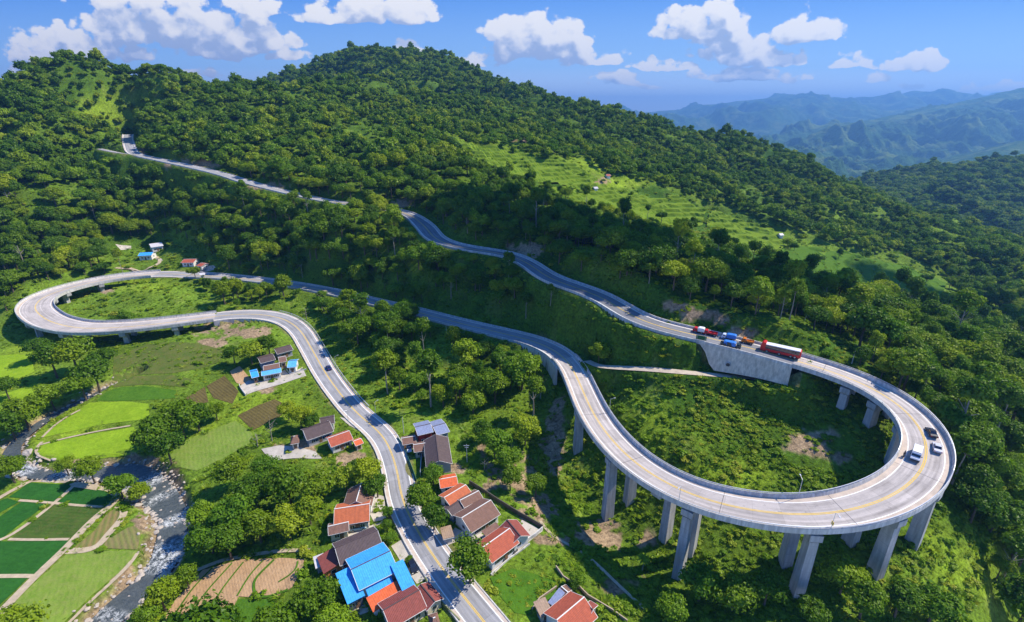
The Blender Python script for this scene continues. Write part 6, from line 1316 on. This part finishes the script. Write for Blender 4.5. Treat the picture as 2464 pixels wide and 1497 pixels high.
def build_vehicles():
    van(*on_road(main, 2226, 1108, 28.3, -1.9, True), 'white van with dark windscreen coming down round the bend of the big viaduct')
    car(*on_road(main, 2262, 1083, 28.7, 2.1), paint('silver_black', (0.55, 0.56, 0.62)), 'silver and black car on the outer lane of the big viaduct, lower of the two', s=0.98)
    car(*on_road(main, 2245, 1050, 29.3, 2.0), paint('black', (0.010, 0.014, 0.03)), 'black car on the outer lane of the big viaduct, upper of the two', s=0.98)
    scooter(*on_road(main, 2210, 1112, 28.3, -4.0, True), 'added dark scooter standing in for a shadow mark on the viaduct beside the van', paint('scooter_dark', (0.03, 0.03, 0.04)), 'added rider in dark clothes standing in for the shadow mark beside the van')  # scooter and rider made up over a dark shadow-like mark beside the van
    coach(*on_road(main, 1866, 857, 33.6, 1.5), 'long red coach with white roof on the upper road above the concrete wall')
    truck(*on_road(main, 1708, 806, 34.7, 2.9), paint('red_truck', (0.50, 0.02, 0.03)), paint('red_truck', (0.5, 0.02, 0.03)), 'red pickup truck on the far lane of the upper road', 5.4)
    truck(*on_road(main, 1682, 800, 34.8, 2.9), paint('red_truck', (0.50, 0.02, 0.03)), paint('white_van', (0.7, 0.7, 0.7)), 'small red and white truck behind the red pickup on the upper road', 4.6, True)
    truck(*on_road(main, 1757, 819, 34.4, 3.0), paint('pale_cab', (0.6, 0.7, 0.85)), paint('blue_truck', (0.04, 0.20, 0.62)), 'blue covered truck on the far lane of the upper road, ahead of the coach', 5.6, True)
    truck(*on_road(main, 1790, 828, 34.2, 3.4), paint('orange_truck', (0.60, 0.17, 0.02)), paint('orange_truck', (0.6, 0.17, 0.02)), 'small orange pickup between the blue truck and the coach', 4.6)
    truck(*on_road(main, 1766, 842, 33.8, -3.2, True), paint('dark_cab', (0.03, 0.05, 0.06)), paint('blue_truck', (0.04, 0.20, 0.62)), 'blue flatbed truck with dark cab on the near lane above the concrete wall', 6.4, True)
    truck(*on_road(main, 1745, 838, 33.9, -3.4, True), paint('dark_cab', (0.03, 0.05, 0.06)), paint('dark_cab', (0.03, 0.05, 0.06)), 'small dark pickup in front of the blue flatbed above the concrete wall', 4.2)
    def park(u, v, rot, f, *a, **k): x, y, z = site(u, v, 0.8); return f((x, y, float(H([x], [y])[0])+0.18), rot, *a, **k)
    park(*Z4(1070, 1015), math.atan2(-1, 0.55), car, paint('black', (0.010, 0.014, 0.03)), 'black car with roof rack parked on the apron beside the blue building', suv=True)
    park(*Z4(603, 680), 0.25, car, paint('pale_blue', (0.40, 0.55, 0.62)), 'pale blue car parked in front of the orange and brown roofs')
    park(*Z3(1440, 1090), math.atan2(-1, 0.2), car, paint('silver', (0.6, 0.6, 0.62)), 'silver car parked on the verge between the road and the long dark hall', s=0.9)
    for (x, y, lab) in ((1870, 948, 'parked scooter by the white wall of the red-tiled house, nearer the bottom'), (1958, 886, 'parked scooter by the white wall of the red-tiled house, nearer the corner'), (1650, 785, 'parked dark scooter in the yard before the brown carport')):
        park(*Z4(x, y), 0.9, scooter, lab, paint('scooter_dark', (0.03, 0.03, 0.04)))
    scooter(*on_road(low, 757, 868, 2.8, 3.2), 'dark scooter on the village road at the upper bend', paint('scooter_dark', (0.03, 0.03, 0.04)), 'person on a scooter at the upper bend of the village road')
    car(*on_road(low, 772, 895, 2.6, 2.2), paint('blue_black', (0.02, 0.03, 0.12)), 'dark blue car on the village road beside the blue-roofed complex')
    # street furniture
    def lamp(c_, u, v, z, off, label, yellow=False):
        (x, y, zz), a = on_road(c_, u, v, z, off); r = thing('street_lamp', label, 'street lamp', (x, y, zz), a)
        m = MB(); m.tube((0, 0, 0), (0, 0, 5.2), 0.09, 0.05, 6); m.build('pole', STEEL, r); m = MB(); sg = -1 if off > 0 else 1
        m.tube((0, 0, 5.15), (0, -sg*1.1*-1, 5.45), 0.05, 0.04, 6); m.build('arm', STEEL, r); m = MB(); m.box((0, sg*1.35, 5.47), (0.22, 0.6, 0.12)); m.build('lamp_head', STEEL, r)
        if yellow: m = MB(); m.box((0, 0, 2.4), (0.08, 0.7, 0.9)); m.build('sign_plate', YEL, r)
        return r
    lamp(main, 1480, 992, 18.2, -5.1, 'street lamp on the inner parapet near the left end of the big viaduct'); lamp(main, 1640, 1200, 21.3, 5.15, 'street lamp on the outer parapet of the big viaduct, left part')
    lamp(main, 1934, 1225, 24.4, -5.15, 'street lamp on the inner parapet at the front of the big viaduct'); lamp(main, 1972, 1258, 24.6, 5.2, 'street lamp with a yellow plate on the outer parapet at the front', True)
    lamp(low, 780, 890, 2.6, 5.4, 'street lamp by the village road above the bend'); lamp(low, 900, 1000, 1.9, 4.9, 'street lamp by the village road opposite the farm cluster'); lamp(low, 850, 1010, 1.9, -5.2, 'street lamp on the left kerb of the village road')
    (x, y, z), a = on_road(main, 1691, 830, 34.5, -5.0); r = thing('road_sign', 'green rectangular board on the near parapet of the upper road', 'sign', (x, y, z), a)
    m = MB(); m.box((0, -0.1, 1.55), (3.4, 0.08, 1.5)); m.build('board', material('green_board', (0.012, 0.11, 0.035), rough=0.4), r)
    for sx in (-1.3, 1.3): m = MB(); m.tube((sx, 0, -0.1), (sx, 0, 2.3), 0.05, n=6); m.build('post', STEEL, r)
    def pole(u, v, h, label, cross=True, lean=0.0):
        x, y, z = site(u, v, 0.0); r = thing('utility_pole', label, 'pole', (x, y, z)); m = MB(); m.tube((0, 0, -0.5), (lean*h, 0, h), 0.13, 0.08, 7); m.build('pole', material('pale_pole', (0.62, 0.61, 0.58)), r)
        if cross: m = MB(); m.box((lean*h, 0, h-0.5), (1.8, 0.12, 0.14)); m.box((lean*h, 0, h-1.2), (1.2, 0.12, 0.12)); m.build('crossarm', STEEL, r)
    pole(1124, 1112, 7, 'white utility pole with crossarms in the scrub right of the long hall'); pole(972, 1044, 7, 'thin pale pole above the rust-brown roof at the road bend', False)
    pole(1929, 795, 8, 'tall leaning pale pole on the slope above the coach', False, 0.12); pole(2048, 880, 5, 'short pale marker pole above the right end of the upper road', False); pole(2108, 775, 6, 'white pole on the wooded slope right of the upper road', True)
    pole(1075, 815, 8, 'pale pole in the wood beside the middle road', False); pole(1262, 735, 5, 'short pole on the embankment between the two roads', False)
    # walls round plots
    def plot_wall(pts, f, h, label, mat, th=0.25, nm='boundary_wall', cat='wall'):
        w = Gs([f(*p) for p in pts] if f else pts, ymin=60); c_ = catmull([(*p, 1.0) for p in w], 1.5); lin = []
        for a, b in zip(w[:-1], w[1:]):
            k = max(1, int(math.dist(a[:2], b[:2])/1.5)); lin += [(a[0]+(b[0]-a[0])*i/k, a[1]+(b[1]-a[1])*i/k) for i in range(k)]
        lin.append(w[-1][:2]); L = np.array(lin); z = H(L[:, 0], L[:, 1]); m = MB()
        for i in range(len(L)-1):
            a, b = L[i], L[i+1]; d = (b-a)/np.hypot(*(b-a)); nr_ = np.array([d[1], -d[0]])*th/2
            lo_ = min(z[i], z[i+1])-0.4
            m.hull([(*(a-nr_), lo_), (*(b-nr_), lo_), (*(b+nr_), lo_), (*(a+nr_), lo_), (*(a-nr_), z[i]+h), (*(b-nr_), z[i+1]+h), (*(b+nr_), z[i+1]+h), (*(a+nr_), z[i]+h)])
        o = m.build(nm, mat); fix_normals(o); return tag(o, label, cat)
    DW = material('dark_fence', (0.10, 0.085, 0.07), var=0.3)
    plot_wall([(1560,310),(1680,385),(1880,515),(2000,590),(2190,700)], Z4, 1.5, 'dark boundary wall running down behind the walled plots', DW)
    plot_wall([(2190,705),(2130,760),(2060,805)], Z4, 1.2, 'short pale wall closing the corner of the walled yard', PARA)
    plot_wall([(2080,830),(1900,960),(1745,1095)], Z4, 0.5, 'low kerb wall below the white wall of the red-tiled house', PARA)
    plot_wall([(1180,1130),(1300,1320),(1480,1500)], Z4, 0.9, 'low green-brown wall between the maroon house end and the road', material('moss_wall', (0.25, 0.27, 0.12)))
    plot_wall([(85,1075),(110,1150),(230,1310)], Z1, 1.0, 'pale wall at the left end of the school-like forecourt', PARA); plot_wall([(1180,700),(1270,810),(1650,700)], Z1, 0.6, 'low pale wall dividing the forecourt of the blue-roofed complex', PARA)
    plot_wall([(1340,1010),(1400,1090),(1430,1180),(1500,1370)], Z3, 0.9, 'dark green fence between the road and the rust-brown roof', material('green_fence', (0.02, 0.13, 0.09)), 0.12, 'fence', 'fence')
    plot_wall([(1545,1165),(1535,1330)], Z3, 1.6, 'grey fence along the left side of the long dark hall', STEEL, 0.12, 'fence', 'fence')
    plot_wall([(740,0),(890,210),(1220,420),(1400,600),(1900,900),(2200,1120)], Z13, 0.9, 'thin pale wall climbing past the red-tiled bottom house', material('tan_wall', (0.42, 0.33, 0.24)))
    plot_wall([(750,410),(540,560),(400,660),(250,880)], Z13, 0.8, 'low tan wall left of the bottom red-tiled house', material('tan_wall', (0.42, 0.33, 0.24)))

# ---------------- single trees placed by hand ----------------
def bare_tree(u, v, h, label, seed):
    x, y, z = site(u, v, 0.0); r = thing('bare_tree', label, 'tree', (x, y, z)); g = random.Random(seed); m = MB(); m.tube((0, 0, -0.5), (0.2, 0, h*0.55), 0.2, 0.13, 7); m.tube((0.2, 0, h*0.55), (0.1, 0.2, h), 0.13, 0.04, 6); m.build('trunk', PALE, r); m = MB()
    for i in range(9):
        a = g.uniform(0, 6.28); z0 = h*g.uniform(0.4, 0.9); L = h*g.uniform(0.18, 0.34); e = (0.15+math.cos(a)*L, math.sin(a)*L, z0+L*g.uniform(0.4, 1)); m.tube((0.18, 0, z0), e, 0.07, 0.02, 5)
        for j in range(2): m.tube(e, (e[0]+g.uniform(-.8, .8), e[1]+g.uniform(-.8, .8), e[2]+g.uniform(.3, .9)), 0.03, 0.01, 4)
    m.build('branch', PALE, r)
def palm(u, v, h, label, seed):
    x, y, z = site(u, v, 0.0); r = thing('small_palm', label, 'palm', (x, y, z)); g = random.Random(seed); m = MB(); m.tube((0, 0, -0.4), (0.15, 0, h), 0.14, 0.09, 7); m.build('trunk', PALE, r); V = []; Fq = []
    for i in range(16):
        a = 2*math.pi*i/16+g.uniform(-.15, .15); L = g.uniform(1.6, 2.5); up_ = g.uniform(0.2, 1.1); w = Vector((-math.sin(a), math.cos(a), 0)); pr = None
        for k in range(6):
            t = k/5; c_ = Vector((math.cos(a)*L*t, math.sin(a)*L*t, h+up_*math.sin(t*2.4)*1.0-0.5*t*t)); hw = 0.32*math.sin(math.pi*min(0.95, t+0.12)); a1, b1 = c_-w*hw-Vector((0, 0, hw*.4)), c_+w*hw-Vector((0, 0, hw*.4))
            n_ = len(V); V += [a1, c_, b1]
            if k: Fq += [(n_-3, n_-2, n_+1, n_), (n_-2, n_-1, n_+2, n_+1)]
    me = bpy.data.meshes.new('crown'); me.from_pydata([tuple(q) for q in V], [], Fq); me.materials.append(LEAFB); o = bpy.data.objects.new('crown', me); COL.objects.link(o); o.parent = r
# (u, v of the crown centre, crown width in frame pixels, kind, label)
SOLO = [(1015,1196,84,'round0','round dark tree overhanging the village road, left of the vermilion roof'),(1042,1242,70,'round1','round tree just below the one overhanging the village road'),(1128,1350,118,'round2','biggest roadside tree, shading the village road beside the walled yard'),
 (1042,1140,56,'bright0','small round tree at the near end of the long dark hall'),(762,1432,108,'round3','broad tree left of the big blue-roofed building'),(700,1480,80,'bright1','bush-like tree at the bottom edge below the broad tree'),(800,1492,90,'bright2','bright tree at the bottom edge in front of the blue building'),
 (430,1005,110,'wide0','largest tree of the grove between the rice fields and the slope'),(370,1040,100,'round1','left tree of the grove by the rice field'),(400,1072,84,'round2','front tree of the grove by the rice field'),(470,1000,70,'round0','right tree of the grove by the rice field'),(516,985,46,'round3','small dark tree between the grove and the ploughed plots'),
 (215,1125,72,'round0','dark tree on the bank between river and patchwork fields'),(155,1118,50,'round2','smaller dark tree at the river bank left of the dark bank tree'),(285,1165,70,'bright1','bright tree on the inner river bank'),(330,1185,56,'round1','tree at the inner bend of the river'),(20,1125,84,'wide1','dark tree at the left edge above the patchwork fields'),
 (50,985,96,'round3','round tree at the left edge beside the dark stream'),(20,1020,80,'round0','dark tree at the left edge below the stream bend'),(120,950,70,'bright0','bright tree on the far bank of the dark stream'),(10,930,60,'round2','tree at the left edge above the dark stream'),
 (170,850,104,'wide1','largest tree of the grove in front of the low viaduct'),(222,890,92,'round1','right tree of the grove in front of the low viaduct'),(120,862,86,'round0','left tree of the grove in front of the low viaduct'),(90,836,60,'round2','small tree at the upper left of the viaduct grove'),(250,855,60,'round3','small tree at the right end of the viaduct grove'),(195,925,70,'round2','lowest tree of the viaduct grove'),
 (600,842,64,'bright2','bright tree behind the blue-roofed complex'),(645,828,56,'round1','dark tree behind the blue-roofed complex'),(560,850,46,'round0','small tree left behind the blue-roofed complex'),(720,998,60,'round2','dark tree above the farm cluster'),(690,985,50,'bright0','bright tree above and left of the farm cluster'),(745,1010,46,'round3','small tree touching the dark farmhouse roof'),
 (560,1130,84,'round1','left tree of the wood below the farm cluster'),(610,1180,110,'wide0','broad tree in the middle of the wood below the farm cluster'),(690,1165,110,'round0','round tree in the wood right below the farm cluster'),(760,1165,96,'round3','dark round tree at the right of the wood below the farm cluster'),(830,1148,64,'bright1','bright tree between the wood and the red-brown gabled house'),(640,1120,70,'bright2','bright tree at the top of the wood below the farm cluster'),
 (560,1235,110,'bright0','bright broad tree above the river bend'),(500,1285,96,'bright2','bright tree leaning over the river rapids'),(545,1300,96,'round2','dark tree beside the river above the tan strip field'),(480,1238,70,'bright1','pale green tree on the right river bank'),(620,1265,84,'round1','tree at the edge of the wood above the strip field'),(690,1255,90,'bright1','yellow-green thinning tree left of the orange roofs'),(740,1225,80,'round0','dark tree left of the orange and brown roofs'),
 (885,1132,80,'round2','round dark tree on the left side of the village road bend'),(905,1165,64,'round1','tree directly above the red-brown gabled house'),(860,1120,50,'round3','small dark tree by the bare plot'),(445,1385,64,'round0','tree on the right river bank beside the strip field'),(385,1430,84,'round1','round tree on the right river bank near the bottom'),(350,1480,70,'bright0','bright tree at the bottom edge by the river'),
 (934,1232,32,'bright1','slim tree on the left kerb of the village road, upper of three'),(930,1262,30,'round0','slim tree on the left kerb of the village road, middle of three'),(942,1292,32,'bright2','slim tree on the left kerb of the village road, lower of three'),(985,1345,22,'round1','tiny tree beside the parked black car'),
 (466,652,32,'round3','lone tree at the far road junction'),(1255,885,100,'bright0','bright spreading tree left of the wing wall of the big viaduct'),(1228,1150,60,'round1','round shrub-like tree on the dry slope below the viaduct end'),(1290,1165,60,'round2','dark round tree left of the first viaduct column'),(1190,1062,84,'bright1','bright tree on the slope right of the long hall'),(1225,1098,70,'bright2','yellow-green tree below the bright slope tree'),(1162,1035,60,'round0','dark tree behind the grey-blue sheet roofs'),(1265,1030,80,'bright0','bright tree at the foot of the viaduct end'),
 (1690,1400,110,'bright1','leafy tree below the front of the big viaduct, left one'),(1770,1425,120,'wide1','broad dark tree at the bottom below the big viaduct'),(1850,1415,96,'round2','round tree left of the tallest front pier'),(2035,1385,110,'bright0','bright tree right of the tallest front pier'),(2085,1440,110,'round0','dark tree at the bottom right of the tallest pier'),(2170,1440,100,'round1','tree near the foot of the right front pier'),(2255,1450,110,'bright2','bright tree in the lower right corner area'),(1960,1470,80,'round3','tree at the bottom edge under the front pier'),(1620,1460,80,'bright2','bright tree at the bottom edge right of the bottom red-tiled house'),(1390,1395,50,'bright0','small bright tree above the bottom red-tiled house'),
 (2290,1015,110,'bright1','bright tree crown behind the right bend of the big viaduct'),(2345,1060,110,'round0','dark tree outside the right bend of the big viaduct'),(2350,1150,100,'round1','tree on the slope right of the big viaduct'),(2400,1220,110,'round3','dark tree low on the right-hand slope'),(1030,880,80,'tall0','tall tree with bare pale trunk in the wood between the roads'),(1285,930,60,'tall1','tall pale-trunked tree left of the viaduct end'),(925,870,60,'tall2','tall slim tree standing by the village road wood'),(1580,640,104,'wide0','broad-crowned tree with pale trunks on the slope above the upper road')]
def build_solo():
    for u, v, wpx, k, lab in SOLO:
        ch, cr = KINDS[k][2], KINDS[k][3]; s = 1.0
        for _ in range(5):
            x, y, z = site(u, v, ch*s); d = float(proj(np.array([x]), np.array([y]), np.array([z+ch*s]))[2][0]); s = wpx*d/F/(2*cr*0.98)
        nm = {'r': 'broadleaf_tree', 'b': 'broadleaf_tree', 't': 'tall_tree', 'w': 'spreading_tree', 'o': 'broadleaf_tree'}[k[0]]
        make_tree(k, x, y, z, s, (u*7.3) % 6.28, lab, name=nm)
    bare_tree(655, 1062, 8, 'bare pale tree above the farm hut', 1); bare_tree(738, 770, 7, 'bare white tree beside the near bend of the village road', 2); bare_tree(775, 745, 9, 'dead tree with a thin white trunk behind the road bend', 3); bare_tree(620, 1075, 5, 'low bare tree in the scrub left of the farm hut', 4)
    bare_tree(1300, 960, 8, 'bare forked trunk on the slope left of the viaduct end', 5); bare_tree(725, 650, 8, 'thin dead trunk above the middle road', 6); bare_tree(1165, 1130, 4, 'small leafless tree on the dry slope', 7)
    palm(1545, 1375, 4.2, 'small palm-like plant under the left front of the big viaduct', 3); palm(1450, 1185, 2.6, 'little palm-like plant by the foot of the second pier', 4)
LAND = [(2290,1080,'just right of the outer bend beside the van'),(2400,960,'on the right-hand slope above the viaduct bend'),(2440,1040,'at the right edge level with the van'),(2190,860,'behind the loop, right of the coach end'),(2100,790,'on the shoulder of the dark ridge at the right'),(2420,860,'at the right edge below the terraces'),(2380,1080,'between the van bend and the right edge'),(2440,1250,'low at the right edge below the viaduct'),(2330,930,'above the upper right viaduct bend'),(1240,880,'beside the wing wall of the big viaduct'),(1130,950,'in the wood above the long dark hall'),(1060,1000,'right behind the grey-blue roofs'),(1950,700,'at the top of the dark slope right of the coach'),(1780,620,'on the crest line above the small trucks'),(350,300,'on the left hill above the far climbing road'),(150,500,'on the left edge slope above the far hamlet'),(500,560,'on the slope right of the far hamlet'),(650,620,'below the far climbing road, above the middle road'),(820,560,'on the slope below the middle of the upper road'),(950,620,'in the hollow left of the S-bend of the upper road'),(1100,690,'between the upper and middle roads'),(1250,700,'just below the upper road bends'),
 (700,720,'beside the middle road near the low viaduct'),(850,800,'in the wood right of the village road bend'),(960,850,'in the wood between the village road and the middle road'),(1080,860,'in the middle of the wood between the lower roads'),(1180,850,'below the middle road, left of the big viaduct'),(1000,960,'in the wood behind the grey-blue sheet roofs'),(1200,960,'in the wood left of the viaduct wing wall'),(1320,1060,'near the first piers of the big viaduct'),
 (1080,450,'on the dark ridge above the S-bend'),(1250,520,'on the dark ridge below the top terraces'),(1400,600,'on the dark ridge behind the upper road bends'),(1550,680,'on the dark slope above the upper road curve'),(1700,680,'on the dark slope behind the small trucks'),(1850,720,'on the dark slope behind the coach'),(1980,780,'on the dark slope right of the coach'),(2120,850,'on the slope behind the viaduct loop'),(2250,920,'behind the upper right viaduct bend'),(2350,1000,'outside the right bend of the viaduct loop'),(2420,1150,'at the right edge beside the viaduct loop'),(2400,1350,'on the falling slope in the lower right corner'),(2300,830,'in the valley wood at the right edge'),(60,680,'at the left edge behind the low viaduct'),(250,650,'behind the far bend of the low viaduct')]
TONE = {'o': 'slender oval-crowned tree', 'r': 'dark round-crowned tree', 'b': 'bright green bushy tree', 't': 'tall pale-trunked tree', 'w': 'wide spreading dark tree'}
def build_heroes():
    items = []
    for k, x, y, z, s, rz, u, v in HERO:
        ld = min(LAND, key=lambda q: math.hypot(q[0]-u, q[1]-v))[2]; items.append([k, x, y, z, s, rz, u, v, TONE[k[0]]+' '+ld])
    by = {}
    for it in items: by.setdefault(it[8], []).append(it)
    for lab, L in by.items():
        if len(L) > 1:
            L.sort(key=lambda q: q[6]); big = max(L, key=lambda q: q[4]); 
            nm = {}
            nm[id(L[0])] = 'leftmost '; nm[id(L[-1])] = 'rightmost '
            rest = [q for q in L if id(q) not in nm]
            if rest: b = max(rest, key=lambda q: q[7]); nm[id(b)] = 'nearest '; rest = [q for q in rest if q is not b]
            if rest: b = min(rest, key=lambda q: q[7]); nm[id(b)] = 'farthest '; rest = [q for q in rest if q is not b]
            if rest: b = max(rest, key=lambda q: q[4]); nm[id(b)] = 'biggest '; rest = [q for q in rest if q is not b]
            if rest: b = min(rest, key=lambda q: q[4]); nm[id(b)] = 'smallest '; rest = [q for q in rest if q is not b]
            for q in L: q[8] = nm.get(id(q), '')+lab
    for k, x, y, z, s, rz, u, v, lab in items:
        make_tree(k, x, y, z, s, rz, lab, 'tree', 'trees of the wood between and above the roads', {'r': 'broadleaf_tree', 'b': 'broadleaf_tree', 't': 'tall_tree', 'w': 'spreading_tree', 'o': 'broadleaf_tree'}[k[0]])
# ---------------- build everything ----------------
build_ground()
build_roads()
build_mountains()
build_river()
build_fields()
for h in HOUSES: build_house(h)
build_forest()
build_solo()
build_heroes()
build_bushes()
build_vehicles()
build_clouds()
build_haze()
